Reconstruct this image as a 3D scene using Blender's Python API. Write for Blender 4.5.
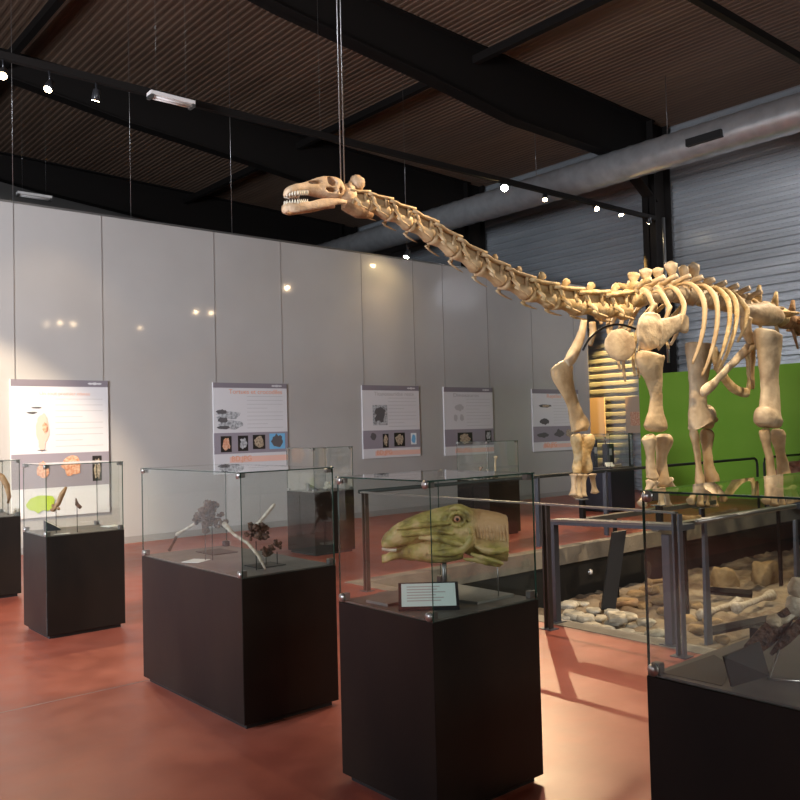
import bpy, bmesh, math, random
from math import sin, cos, pi, radians, tan, sqrt
from mathutils import Vector, Matrix, noise
random.seed(7)
for o in list(bpy.data.objects): bpy.data.objects.remove(o)
sc = bpy.context.scene
COL = sc.collection

# ------------------------------------------------------------------ camera
FPX, YAW, PITCH, ROLL, EYE = 848.19, 0.7048, 0.03436, -0.02546, 1.6
fv = Vector((sin(YAW)*cos(PITCH), cos(YAW)*cos(PITCH), sin(PITCH)))
r0 = Vector((cos(YAW), -sin(YAW), 0)); u0 = r0.cross(fv)
rv = r0*cos(ROLL)+u0*sin(ROLL); uv = -r0*sin(ROLL)+u0*cos(ROLL)
O = Vector((0, 0, EYE))
cd = bpy.data.cameras.new('camera'); co = bpy.data.objects.new('camera', cd); COL.objects.link(co)
m = Matrix((rv, uv, -fv)).transposed().to_4x4(); m.translation = O
co.matrix_world = m
cd.sensor_width = 36; cd.lens = FPX*36/800; cd.clip_start = .05; cd.clip_end = 200
sc.camera = co
def ray(px, py): return fv + rv*((px-400)/FPX) + uv*((400-py)/FPX)
def cam(px, py, d): return O + ray(px, py)*d
def onY(px, py, Y): d = ray(px, py); return O + d*(Y/d.y)
def onX(px, py, X): d = ray(px, py); return O + d*(X/d.x)
def onZ(px, py, Z): d = ray(px, py); return O + d*((Z-EYE)/d.z)

# ------------------------------------------------------------------ world + exposure
w = bpy.data.worlds.new('world'); sc.world = w; w.use_nodes = True
w.node_tree.nodes['Background'].inputs[0].default_value = (.5, .6, .75, 1)
w.node_tree.nodes['Background'].inputs[1].default_value = .3
sc.view_settings.view_transform = 'Standard'; sc.view_settings.look = 'None'
sc.view_settings.gamma = 1; sc.view_settings.use_curve_mapping = False
sc.view_settings.exposure = 0.58
sc.cycles.transparent_max_bounces = 24; sc.cycles.sample_clamp_indirect = 6

def area(name, loc, target, sx, sy, power, color):
    l = bpy.data.lights.new(name, 'AREA'); l.shape = 'RECTANGLE'; l.size = sx; l.size_y = sy
    l.energy = power; l.color = color; l.spread = radians(120)
    o = bpy.data.objects.new(name, l); COL.objects.link(o); o.location = loc
    o.rotation_euler = (Vector(target)-Vector(loc)).to_track_quat('-Z', 'Y').to_euler()
    return o
# area lights added for daylight, just inside two added window bands
area('fill_daylight_left', (-6.3, 6.0, 3.2), (1.5, 12.3, 2.8), 6, 2.6, 1080, (.82, .89, 1))
area('fill_daylight_rear', (3, -10.6, 5.4), (2, 5, .5), 9, 2.6, 200, (.95, .93, .92))

# ------------------------------------------------------------------ materials
def nt(name):
    m = bpy.data.materials.new(name); m.use_nodes = True
    t = m.node_tree; return m, t, t.nodes['Principled BSDF']
def mat(name, col, rough=.5, metal=0, col2=None, scale=4, bump=0, bscale=20, spec=.5, coat=0, detail=6, stretch=(1,1,1), pos=(.35,.65)):
    m, t, b = nt(name)
    b.inputs['Base Color'].default_value = (*col, 1); b.inputs['Roughness'].default_value = rough
    b.inputs['Metallic'].default_value = metal; b.inputs['Specular IOR Level'].default_value = spec
    b.inputs['Coat Weight'].default_value = coat; b.inputs['Coat Roughness'].default_value = .12
    tc = t.nodes.new('ShaderNodeTexCoord'); mp = t.nodes.new('ShaderNodeMapping'); mp.inputs['Scale'].default_value = stretch
    t.links.new(tc.outputs['Object'], mp.inputs[0])
    if col2:
        n = t.nodes.new('ShaderNodeTexNoise'); n.inputs['Scale'].default_value = scale; n.inputs['Detail'].default_value = detail
        t.links.new(mp.outputs[0], n.inputs['Vector'])
        r = t.nodes.new('ShaderNodeValToRGB'); r.color_ramp.elements[0].color = (*col, 1); r.color_ramp.elements[1].color = (*col2, 1)
        r.color_ramp.elements[0].position = pos[0]; r.color_ramp.elements[1].position = pos[1]
        t.links.new(n.outputs['Fac'], r.inputs[0]); t.links.new(r.outputs[0], b.inputs['Base Color'])
    if bump:
        n2 = t.nodes.new('ShaderNodeTexNoise'); n2.inputs['Scale'].default_value = bscale; n2.inputs['Detail'].default_value = 8
        t.links.new(mp.outputs[0], n2.inputs['Vector'])
        bp = t.nodes.new('ShaderNodeBump'); bp.inputs['Strength'].default_value = bump; bp.inputs['Distance'].default_value = .02
        t.links.new(n2.outputs['Fac'], bp.inputs['Height']); t.links.new(bp.outputs[0], b.inputs['Normal'])
    return m
def emis(name, col, s):
    m, t, b = nt(name); b.inputs['Base Color'].default_value = (*col, 1)
    b.inputs['Emission Color'].default_value = (*col, 1); b.inputs['Emission Strength'].default_value = s
    return m
def glass_mat(name, tint, refl=1.0, edge=False):
    m = bpy.data.materials.new(name); m.use_nodes = True; t = m.node_tree; t.nodes.clear()
    out = t.nodes.new('ShaderNodeOutputMaterial'); mx = t.nodes.new('ShaderNodeMixShader')
    tr = t.nodes.new('ShaderNodeBsdfTransparent'); tr.inputs[0].default_value = (*tint, 1)
    gl = t.nodes.new('ShaderNodeBsdfGlossy'); gl.inputs['Roughness'].default_value = .01; gl.inputs[0].default_value = (refl, refl, refl, 1)
    lw = t.nodes.new('ShaderNodeLayerWeight'); lw.inputs[0].default_value = .5          # Schlick: .07 + .8*facing^5
    pw = t.nodes.new('ShaderNodeMath'); pw.operation = 'POWER'; pw.inputs[1].default_value = 4.5
    ma = t.nodes.new('ShaderNodeMath'); ma.operation = 'MULTIPLY_ADD'; ma.inputs[1].default_value = .85; ma.inputs[2].default_value = .075
    t.links.new(lw.outputs['Facing'], pw.inputs[0]); t.links.new(pw.outputs[0], ma.inputs[0]); fr = ma
    t.links.new(fr.outputs[0], mx.inputs[0]); t.links.new(tr.outputs[0], mx.inputs[1]); t.links.new(gl.outputs[0], mx.inputs[2])
    t.links.new(mx.outputs[0], out.inputs[0]); return m

M = {}
# floor: polished red concrete
m, t, b = nt('red_concrete')
tc = t.nodes.new('ShaderNodeTexCoord')
n = t.nodes.new('ShaderNodeTexNoise'); n.inputs['Scale'].default_value = .55; n.inputs['Detail'].default_value = 7; n.inputs['Roughness'].default_value = .6
n2 = t.nodes.new('ShaderNodeTexNoise'); n2.inputs['Scale'].default_value = 5; n2.inputs['Detail'].default_value = 9
r = t.nodes.new('ShaderNodeValToRGB'); e = r.color_ramp.elements
e[0].position = .3; e[0].color = (.23, .050, .034, 1); e[1].position = .72; e[1].color = (.46, .145, .095, 1)
e.new(.5).color = (.35, .090, .056, 1)
mx = t.nodes.new('ShaderNodeMix'); mx.data_type = 'RGBA'; mx.blend_type = 'MULTIPLY'; mx.inputs[0].default_value = .35
r2 = t.nodes.new('ShaderNodeValToRGB'); r2.color_ramp.elements[0].color = (.62, .62, .62, 1); r2.color_ramp.elements[0].position = .35; r2.color_ramp.elements[1].position = .65
t.links.new(tc.outputs['Object'], n.inputs[0]); t.links.new(tc.outputs['Object'], n2.inputs[0])
t.links.new(n.outputs['Fac'], r.inputs[0]); t.links.new(n2.outputs['Fac'], r2.inputs[0])
t.links.new(r.outputs[0], mx.inputs[6]); t.links.new(r2.outputs[0], mx.inputs[7]); t.links.new(mx.outputs[2], b.inputs['Base Color'])
b.inputs['Roughness'].default_value = .38; b.inputs['Specular IOR Level'].default_value = .45
mr = t.nodes.new('ShaderNodeMapRange'); mr.inputs[3].default_value = .24; mr.inputs[4].default_value = .48
t.links.new(n2.outputs['Fac'], mr.inputs[0]); t.links.new(mr.outputs[0], b.inputs['Roughness'])
M['floor'] = m
M['concrete'] = mat('pit_concrete', (.20, .175, .14), .8, 0, (.31, .27, .21), 3, .3, 30)
M['blackwall'] = mat('black_lining', (.010, .009, .008), .7)
M['partition'] = mat('grey_lacquered_panel', (.36, .335, .31), .38, 0, (.39, .365, .34), .8, spec=.4, coat=.5)
M['partition'].node_tree.nodes['Principled BSDF'].inputs['Coat Roughness'].default_value = .05
M['seam'] = mat('panel_seam', (.27, .25, .23), .5)
M['ceiling'] = mat('dark_brown_deck', (.115, .070, .046), .6, 0, (.16, .10, .067), 2, stretch=(1, .15, 1), pos=(.3, .7))
M['steel_wall'] = mat('galvanised_cladding', (.40, .42, .44), .30, .45, (.52, .54, .56), 1.5, stretch=(1, .2, 1))
M['plain'] = mat('dark_plaster', (.12, .11, .10), .8)
M['beam'] = mat('dark_steel_beam', (.009, .007, .006), .7, 0, spec=.2)
M['green'] = mat('lime_green_paint', (.15, .33, .012), .6, 0, (.18, .36, .02), 1)
M['plinth'] = mat('black_waxed_steel', (.006, .005, .0045), .40, 0, (.016, .011, .008), 2.2, .05, 6, stretch=(1,1,.6), spec=.22, coat=.06)
M['glass'] = glass_mat('clear_glass', (.935, .965, .945))
M['gedge'] = mat('green_glass_edge', (.022, .055, .042), .15, 0, spec=.8)
M['chrome'] = mat('satin_metal', (.55, .54, .52), .28, .9)
M['clip'] = mat('brushed_clip', (.22, .21, .20), .35, .8)
M['rail'] = mat('grey_painted_rail', (.10, .105, .12), .38, .4)
M['railrust'] = mat('brown_steel_rail', (.065, .052, .045), .45, .5)
M['raillight'] = mat('worn_steel_top_rail', (.30, .28, .26), .3, .8)
M['darkgreenrail'] = mat('dark_tube_rail', (.03, .035, .03), .45, .3)
M['bone'] = mat('cream_bone', (.40, .265, .13), .55, 0, (.60, .44, .25), 5, .5, 18, detail=10)
M['bonep'] = mat('pale_bone', (.40, .29, .18), .6, 0, (.64, .51, .33), 5, .45, 18, detail=10)
M['bonev'] = mat('yellow_bone', (.42, .27, .10), .65, 0, (.66, .50, .27), 9, .7, 30)
M['boned'] = mat('brown_bone', (.22, .11, .05), .7, 0, (.42, .26, .13), 9, .6, 30)
M['tooth'] = mat('tooth_enamel', (.78, .72, .58), .35)
M['skull'] = mat('skull_bone', (.52, .34, .19), .55, 0, (.76, .55, .36), 9, .6, 30, detail=10)
M['duct'] = mat('galvanised_duct', (.50, .50, .50), .3, .6, (.60, .60, .60), 5)
M['black'] = mat('matt_black', (.012, .011, .011), .55)
M['blacks'] = mat('black_satin', (.02, .02, .022), .3)
M['white'] = mat('white_board', (.60, .575, .57), .5)
M['paper'] = mat('white_card', (.72, .74, .72), .45)
M['pagecool'] = mat('printed_card', (.66, .78, .76), .35)
M['bar'] = mat('mauve_grey_print', (.20, .17, .19), .5)
M['band'] = mat('mauve_band_print', (.27, .235, .26), .5)
M['inkgrey'] = mat('grey_ink', (.44, .41, .40), .6)
M['inkdark'] = mat('dark_ink', (.10, .09, .09), .6)
M['orange'] = mat('orange_ink', (.72, .33, .20), .6)
M['peach'] = mat('peach_print', (.74, .45, .36), .6)
M['sky'] = mat('blue_print', (.16, .40, .62), .5)
M['lime'] = mat('lime_print', (.40, .52, .05), .5)
M['photo'] = mat('black_photo_ground', (.02, .016, .014), .4)
M['photobone'] = mat('photo_bone', (.50, .40, .28), .5, 0, (.2, .14, .09), 30)
M['photored'] = mat('photo_rust', (.55, .20, .10), .5, 0, (.70, .45, .3), 30)
M['photogrey'] = mat('photo_grey', (.20, .20, .20), .5, 0, (.52, .52, .52), 25)
M['sand'] = mat('pit_sediment', (.11, .070, .040), .95, 0, (.27, .21, .14), 2.2, 1, 14, detail=10)
M['rock'] = mat('grey_limestone', (.28, .25, .19), .9, 0, (.66, .61, .50), 5, 1, 22)
M['rocky'] = mat('ochre_rock', (.20, .12, .05), .9, 0, (.38, .26, .13), 5, 1, 20)
M['redrock'] = mat('reddish_rock', (.22, .07, .035), .9, 0, (.40, .20, .14), 9, 1, 25)
M['fossil'] = mat('dark_brown_fossil', (.030, .014, .009), .6, 0, (.17, .085, .05), 40, 1, 70)
M['fossilw'] = mat('pale_fossil', (.50, .44, .36), .6, 0, (.28, .22, .16), 25, .4, 50)
M['whitebone'] = mat('cast_white_bone', (.72, .64, .50), .6, 0, (.52, .41, .27), 16, .6, 45)
M['wire'] = mat('steel_cable', (.30, .29, .28), .35, .8)
M['slate'] = mat('grey_base_board', (.14, .14, .13), .6, 0, (.19, .185, .17), 8)
M['casetop'] = mat('case_floor_board', (.085, .08, .072), .5, 0, (.12, .11, .10), 6)
M['navy'] = mat('navy_plinth', (.022, .024, .038), .45)
M['lamp'] = emis('lamp_lens', (1, .80, .48), 30)
M['lampb'] = emis('bright_lamp_lens', (1, .74, .36), 160)
M['tube'] = mat('fluorescent_tube_off', (.75, .70, .66), .4)
M['addedglow'] = emis('added_glow_pane', (.85, .92, 1), 1.2)  # glowing surface of the added window panes
M['streak'] = mat('cream_panel', (.50, .36, .25), .6)

# ------------------------------------------------------------------ helpers
def obj(name, bm, m, parent=None, smooth=True, ms=None, recalc=True):
    me = bpy.data.meshes.new(name)
    if recalc: bmesh.ops.recalc_face_normals(bm, faces=bm.faces[:])
    bm.to_mesh(me); bm.free()
    for k in (ms or [m]): me.materials.append(M[k] if isinstance(k, str) else k)
    for p in me.polygons: p.use_smooth = smooth
    o = bpy.data.objects.new(name, me); COL.objects.link(o)
    if parent:
        o.parent = parent; bpy.context.view_layer.update() if False else None
        o.matrix_parent_inverse = Matrix.Identity(4)
    return o
def thing(name, label, cat, loc=(0, 0, 0), group=None):
    o = bpy.data.objects.new(name, None); COL.objects.link(o); o.location = loc; o.empty_display_size = .1
    o['label'] = label; o['category'] = cat
    if group: o['group'] = group
    return o
def part(name, bm, m, root, smooth=True, ms=None):
    """mesh given in world coordinates, parented to a root Empty (chain of parents without rotation)"""
    off = Vector((0, 0, 0)); p = root
    while p: off += Vector(p.location); p = p.parent
    bmesh.ops.translate(bm, verts=bm.verts[:], vec=-off)
    return obj(name, bm, m, root, smooth, ms)
def tag(o, label, cat, group=None, kind=None):
    o['label'] = label; o['category'] = cat
    if group: o['group'] = group
    if kind: o['kind'] = kind
    return o
def recenter(o):
    me = o.data; vs = me.vertices
    cx = (min(v.co.x for v in vs)+max(v.co.x for v in vs))/2; cy = (min(v.co.y for v in vs)+max(v.co.y for v in vs))/2; cz = min(v.co.z for v in vs)
    me.transform(Matrix.Translation((-cx, -cy, -cz))); o.location = (cx, cy, cz); return o
def struct(name, bm, m, smooth=False, ms=None):
    o = obj(name, bm, m, None, smooth, ms); o['kind'] = 'structure'; return o
def B(): return bmesh.new()
def box(bm, x0, x1, y0, y1, z0, z1, mi=0):
    v = [bm.verts.new(p) for p in ((x0,y0,z0),(x1,y0,z0),(x1,y1,z0),(x0,y1,z0),(x0,y0,z1),(x1,y0,z1),(x1,y1,z1),(x0,y1,z1))]
    for f in ((0,3,2,1),(4,5,6,7),(0,1,5,4),(1,2,6,5),(2,3,7,6),(3,0,4,7)):
        fc = bm.faces.new([v[i] for i in f]); fc.material_index = mi
    return v
def bevel(bm, w, seg=2):
    bmesh.ops.bevel(bm, geom=bm.edges[:], offset=w, segments=seg, affect='EDGES', clamp_overlap=True)
def frame_of(d, up):
    d = d.normalized(); s = d.cross(up)
    if s.length < 1e-4: s = d.cross(Vector((1, 0, 0)))
    s.normalize(); return s, s.cross(d).normalized()
def loft(bm, pts, W, D=None, up=Vector((0, 0, 1)), n=12, mi=0, jit=0):
    """tube through pts; W = half widths along the side axis (d x up), D = half widths along the other"""
    pts = [Vector(p) for p in pts]; k = len(pts)
    if not hasattr(W, '__len__'): W = [W]*k
    if D is None: D = W
    if not hasattr(D, '__len__'): D = [D]*k
    rings = []
    for i, p in enumerate(pts):
        d = (pts[min(i+1, k-1)]-pts[max(i-1, 0)])
        s, u = frame_of(d, Vector(up))
        ring = []
        for j in range(n):
            a = 2*pi*j/n; q = p+s*(W[i]*cos(a))+u*(D[i]*sin(a))
            if jit: q += noise.noise_vector(q*14)*jit
            ring.append(bm.verts.new(q))
        rings.append(ring)
    for a, b_ in zip(rings, rings[1:]):
        for j in range(n):
            f = bm.faces.new((a[j], a[(j+1) % n], b_[(j+1) % n], b_[j])); f.material_index = mi
    for ring in (rings[0], rings[-1]):
        f = bm.faces.new(ring); f.material_index = mi
def spline(pts, n):
    """catmull-rom resample of tuples of any length"""
    P = [tuple(p) for p in pts]; P = [P[0]]+P+[P[-1]]; out = []
    seg = len(P)-3
    for i in range(n):
        t_ = i/(n-1)*seg; k = min(int(t_), seg-1); f = t_-k
        a, b_, c, d = P[k:k+4]
        out.append(tuple(.5*((2*b_[j])+(-a[j]+c[j])*f+(2*a[j]-5*b_[j]+4*c[j]-d[j])*f*f+(-a[j]+3*b_[j]-3*c[j]+d[j])*f**3) for j in range(len(b_))))
    return out
def tube(bm, pts, r, n=8, mi=0): loft(bm, pts, r, None, Vector((.13, .21, 1)), n, mi)
def ball(bm, c, r, sub=2, jit=0, fr=14, mi=0):
    if not hasattr(r, '__len__'): r = (r, r, r)
    g = bmesh.ops.create_icosphere(bm, subdivisions=sub, radius=1)
    for v in g['verts']:
        q = Vector((v.co.x*r[0], v.co.y*r[1], v.co.z*r[2]))
        if jit: q *= 1+jit*noise.noise(v.co*1.7+Vector(c)*fr)
        v.co = q+Vector(c)
    return g['verts']
def disc(bm, c, nrm, r, th, n=20, mi=0):
    nrm = Vector(nrm).normalized(); loft(bm, [Vector(c)-nrm*th/2, Vector(c)+nrm*th/2], r, r, Vector((.1, .2, 1)), n, mi)
def quad(bm, a, b_, c, d, mi=0):
    f = bm.faces.new([bm.verts.new(p) for p in (a, b_, c, d)]); f.material_index = mi
def boolean(bm_a, bm_b, op='DIFFERENCE', remesh=0):
    a = bpy.data.meshes.new('a'); bmesh.ops.recalc_face_normals(bm_a, faces=bm_a.faces[:]); bm_a.to_mesh(a); bm_a.free()
    oa = bpy.data.objects.new('a', a); COL.objects.link(oa); ob = None
    if remesh:
        rm_ = oa.modifiers.new('r', 'REMESH'); rm_.mode = 'VOXEL'; rm_.voxel_size = remesh
    if bm_b:
        b_ = bpy.data.meshes.new('b'); bmesh.ops.recalc_face_normals(bm_b, faces=bm_b.faces[:]); bm_b.to_mesh(b_); bm_b.free()
        ob = bpy.data.objects.new('b', b_); COL.objects.link(ob)
        mo = oa.modifiers.new('m', 'BOOLEAN'); mo.operation = op; mo.object = ob; mo.solver = 'EXACT'
    dg = bpy.context.evaluated_depsgraph_get(); dg.update()
    me = bpy.data.meshes.new_from_object(oa.evaluated_get(dg))
    out = bmesh.new(); out.from_mesh(me)
    bpy.data.objects.remove(oa)
    if ob: bpy.data.objects.remove(ob)
    return out

# ------------------------------------------------------------------ room shell
XR, YP, XL, YB, YF = 17.5, 12.354, -6.5, -11.0, 24.0
PX, PY, PX1, PY0 = 5.52, 7.12, 15.8, -3.0        # pit edges
def roof(x): return 9.05-.035*x
bm = B()
box(bm, XL, PX, YB, YF, -.22, 0); box(bm, PX, XR, PY, YF, -.22, 0); box(bm, PX, XR, YB, PY0, -.22, 0); box(bm, PX1, XR, PY0, PY, -.22, 0)
struct('floor', bm, 'floor')
# joints in the floor
bm = B()
jy = onZ(100, 691, 0).y; box(bm, -6, PX-.2, jy, jy+.006, 0, .0012)
struct('trim_1', bm, 'seam')
# concrete kerb round the pit
bm = B()
box(bm, PX-.16, PX+.02, PY0, PY+.16, -.21, .004); box(bm, PX+.02, PX1, PY-.02, PY+.16, -.21, .004); box(bm, PX1-.02, PX1+.16, PY0, PY+.16, -.21, .004)
struct('trim_2', bm, 'concrete')
bm = B()
box(bm, PX, PX1, PY, PY+.1, -1.5, -.21); box(bm, PX-.1, PX, PY0, PY+.1, -1.5, -.21); box(bm, PX1, PX1+.1, PY0, PY+.1, -1.5, -.21); box(bm, PX-.1, PX1+.1, PY0-.1, PY0, -1.5, -.21)
struct('pit_lining', bm, 'blackwall')
# ceiling: trapezoidal deck, ribs along Y, falling towards the right wall
def corrugate(bm, a0, a1, pitch, depth, fn, mi=0):
    a = a0; prof = []
    while a < a1:
        prof += [(a, 0), (a+pitch*.38, 0), (a+pitch*.5, depth), (a+pitch*.88, depth)]; a += pitch
    prof.append((a, 0)); last = None
    for q, h in prof:
        p0, p1 = fn(q, h); v = (bm.verts.new(p0), bm.verts.new(p1))
        if last: bm.faces.new((last[0], last[1], v[1], v[0]))
        last = v
bm = B(); corrugate(bm, XL, XR+.2, .13, .013, lambda q, h: ((q, YB, roof(q)+h), (q, YF, roof(q)+h)))
struct('ceiling', bm, 'ceiling')
bm = B(); corrugate(bm, -.1, 8.6, .19, .05, lambda q, h: ((XR+h, YB, q), (XR+h, YF, q)))
struct('wall_right', bm, 'steel_wall')
bm = B(); box(bm, XL, XR+.3, YF, YF+.1, 0, 9.4); struct('wall_far', bm, 'plain')
bm = B(); box(bm, XL, XR+.3, YB-.1, YB, 0, 3.9); box(bm, XL, XR+.3, YB-.1, YB, 6.9, 9.4); box(bm, XL, -2, YB-.1, YB, 3.9, 6.9); box(bm, 8, XR+.3, YB-.1, YB, 3.9, 6.9); struct('wall_rear', bm, 'plain')
bm = B(); box(bm, XL-.1, XL, YB, YF, 0, 1.6); box(bm, XL-.1, XL, YB, YF, 4.9, 9.4); box(bm, XL-.1, XL, YB, 2.5, 1.6, 4.9); box(bm, XL-.1, XL, 9.5, YF, 1.6, 4.9); struct('wall_left', bm, 'plain')
bm = B(); quad(bm, (XL-.05, 2.5, 1.6), (XL-.05, 9.5, 1.6), (XL-.05, 9.5, 4.9), (XL-.05, 2.5, 4.9)); struct('added_window_1', bm, 'addedglow')  # unseen window added as a glowing light source
bm = B(); quad(bm, (-2, YB-.05, 3.9), (8, YB-.05, 3.9), (8, YB-.05, 6.9), (-2, YB-.05, 6.9)); struct('added_window_2', bm, 'addedglow')  # second added pane, glowing high on the rear wall out of view
# grey partition
XE = onY(589, 380, YP).x; HW = 4.88
bm = B(); box(bm, -4.5, XE, YP, YP+.25, 0, HW); struct('wall_back', bm, 'partition')
bm = B(); box(bm, -4.5, XE+.01, YP-.012, YP+.26, HW, HW+.03); struct('trim_3', bm, 'clip')
bm = B(); box(bm, -4.5, XE, YP-.015, YP, 0, .1); struct('baseboard_back', bm, 'seam')
# green panel before the cladding
gy1 = onX(640, 420, 16.55).y
bm = B(); box(bm, 16.55, 16.65, 2.0, gy1, 0, 2.69); struct('wall_green', bm, 'green')
# portal frames
def rafter(Y):
    bm = B(); prof = [(-4, 8.75), (2, 8.6), (4.5, 8.4), (7, 8.02), (10, 7.72), (12.2, 7.45), (14.2, 7.42), (15.7, 7.38), (16.9, 6.6)]
    for (x0, z0), (x1, z1) in zip(prof, prof[1:]):
        for ya, yb, f in ((-.012, .012, 0), (-.14, .14, 1)):
            zt0, zt1 = roof(x0), roof(x1)
            rng = [(z0, zt0, z1, zt1)] if not f else [(z0, z0+.03, z1, z1+.03), (zt0-.03, zt0, zt1-.03, zt1)]
            for a, b_, c, d in rng:
                v = [bm.verts.new(p) for p in ((x0, Y+ya, a), (x1, Y+ya, c), (x1, Y+yb, c), (x0, Y+yb, a), (x0, Y+ya, b_), (x1, Y+ya, d), (x1, Y+yb, d), (x0, Y+yb, b_))]
                for q in ((0,3,2,1),(4,5,6,7),(0,1,5,4),(1,2,6,5),(2,3,7,6),(3,0,4,7)): bm.faces.new([v[i] for i in q])
    x0, x1 = 16.72, 17.38; z1 = roof(17.2)
    box(bm, x0, x0+.03, Y-.17, Y+.17, 0, z1); box(bm, x1-.03, x1, Y-.17, Y+.17, 0, z1); box(bm, x0, x1, Y-.012, Y+.012, 0, z1)
    struct('portal_frame', bm, 'beam')
for Y in (4.9, 10.8, 16.7, 22.6): rafter(Y)
for X in (4.6, 11.2):
    bm = B(); box(bm, X-.06, X+.06, YB, YF, roof(X)-.35, roof(X)-.2); struct('tie_beam', bm, 'beam')

# ------------------------------------------------------------------ ventilation duct
t = thing('ventilation_duct', 'round galvanised ventilation duct running under the ceiling along the ribbed wall', 'duct', (15, 5, 6.99))
bm = B(); ys = [2+i*.10 for i in range(0, 200)]
loft(bm, [(15, y, 6.99) for y in ys], [.33+(.010 if i % 4 == 0 else 0) for i in range(len(ys))], None, (0, 0, 1), 28)
part('duct_tube', bm, 'duct', t)
for y0 in (9.35, ):
    bm = B()
    a = onX(706, 138, 14.72)
    box(bm, 14.60, 14.70, a.y-.36, a.y+.36, a.z-.09, a.z+.05)
    g = part('grille', bm, 'black', t, False)
for y in (9.2, 12.6, 17.5):
    bm = B(); tube(bm, [(15, y, 7.31), (15, y, roof(15))], .008, 6); part('hanger_rod', bm, 'wire', t)

# ------------------------------------------------------------------ lighting tracks and spotlights
def spot_light(root, loc, target, power, angle, color, rad=.04, blend=.6):
    l = bpy.data.lights.new('lamp_light', 'SPOT'); l.energy = power; l.spot_size = radians(angle); l.spot_blend = blend; l.color = color; l.shadow_soft_size = rad
    o = bpy.data.objects.new('lamp_light', l); COL.objects.link(o); o.parent = root
    o.location = Vector(loc)-(Vector(root.location) if root else Vector())
    o.rotation_euler = (Vector(target)-Vector(loc)).to_track_quat('-Z', 'Y').to_euler()
TZ = 6.15
def track(name, Y, x0, x1, label, z=TZ, drops=()):
    t = thing(name, label, 'lighting track', ((x0+x1)/2, Y, z), None)
    bm = B(); box(bm, x0, x1, Y-.04, Y+.04, z-.045, z+.045); part('rail_bar', bm, 'beam', t, False)
    for x in drops:
        bm = B(); tube(bm, [(x, Y, z+.04), (x, Y, roof(x)+.02)], .002, 6); part('hanger_rod', bm, 'wire', t)
    return t
T1Y = 10.55
main_track = track('lighting_track', T1Y, -1.5, 16.6, 'long dark lighting track crossing the hall below the ceiling, above the skeleton neck', drops=(7.5,))
track('lighting_track', 4.7, 5, 16.7, 'dark lighting track seen at the top right corner under the ceiling', drops=(13,))
WARM = (1, .72, .42); NEUT = (1, .86, .68)
def spotlight(p, target, power, angle, label, color=WARM, bright=False, r=.055, group=None, rad=.04):
    p = Vector(p); d = (Vector(target)-p).normalized()
    t = thing('track_spotlight', label, 'spotlight', p, group)
    bm = B(); loft(bm, [p-d*.10, p-d*.09, p, p+d*.045], [r*.5, r*.8, r, r*1.05], None, Vector((.13, .21, 1)), 16); part('housing', bm, 'blacks', t)
    bm = B(); disc(bm, p+d*.048, d, r*.85, .004); part('lens', bm, 'lampb' if bright else 'lamp', t)
    bm = B(); tube(bm, [p-d*.05, Vector((p.x, p.y, TZ-.03)) if abs(p.z-TZ) < .6 else p-d*.05+Vector((0, 0, .12))], .012, 6); part('bracket', bm, 'blacks', t)
    if power: spot_light(t, p+d*.07, target, power, angle, color, rad)
    return t
def trk(px, py): return onY(px, py, T1Y)
TG = 'spotlights on the lighting track above the hall'
spotlight(trk(3, 74), (1, 6, 0), 260, 80, 'dim spotlight at the left edge of the picture under the track')
spotlight(trk(49, 87), (.5, 8.2, 0), 300, 75, 'small lit spotlight left of its neighbour on the left end of the track')
spotlight(trk(96, 97), (4, 12.3, 1.6), 60, 60, 'small lit spotlight on the track, left of the unlit fluorescent tube')
spotlight(trk(504, 187), (8.8, 6.3, 2.4), 1300, 40, 'brightest spotlight under the track, glaring above the skeleton neck', bright=True, r=.075)
spotlight(trk(545, 198), (10.0, 8.6, 0), 420, 46, 'small spotlight just right of the glaring one')
spotlight(trk(596, 208), (12, 5.8, 2.2), 450, 50, 'spotlight left of a close pair near the track end')
spotlight(trk(621, 213), (13.8, 9.0, .5), 300, 36, 'spotlight in the middle of the three at the track end')
spotlight(trk(649, 221), (17.45, 13.0, 1.9), 4600, 27, 'last spotlight at the right end of the track beside the column', (1, .62, .18))
# spot lights without fixtures, added out of the picture to light the exhibits
for p, tg, pw, an, lb, c in (
    ((7.9, 4.7, TZ-.12), (4.5, 6.15, 3.8), 1000, 30, 'added off-picture light aimed at the skeleton skull', WARM),
    ((11.6, 4.7, TZ-.12), (7.5, 6.15, 3.3), 900, 40, 'added off-picture light aimed at the skeleton neck', WARM),
    ((14.7, 4.7, TZ-.12), (10.8, 6, 2.2), 900, 56, 'added off-picture light aimed at the skeleton hips', (1, .78, .52)),
    ((7.2, 4.7, TZ-.12), (9.3, 5.9, 2.2), 800, 50, 'added off-picture light aimed at the skeleton shoulder', (1, .78, .52)),
    ((11.0, 4.7, TZ-.12), (8.5, 4.2, -.5), 420, 70, 'added off-picture light aimed at the excavation', NEUT),
    ((6.0, 4.7, TZ-.12), (5.0, 3.2, 0), 620, 48, 'added off-picture light aimed at the floor between the cases', NEUT),
    ((15.3, -4.9, TZ-.12), (8, 1, 0), 450, 50, 'added off-picture light at the rear near the wall', NEUT),
    ((15.6, 4.7, TZ-.12), (17.5, 8.4, 4.4), 430, 85, 'added off-picture light aimed at the ribbed wall', (.95, .95, 1)),
    ((6.5, -4.9, TZ-.12), (2.7, 2.8, 1), 260, 40, 'added off-picture light aimed at the green head case', NEUT)):
    spot_light(None, p, tg, pw, an, c)
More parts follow.
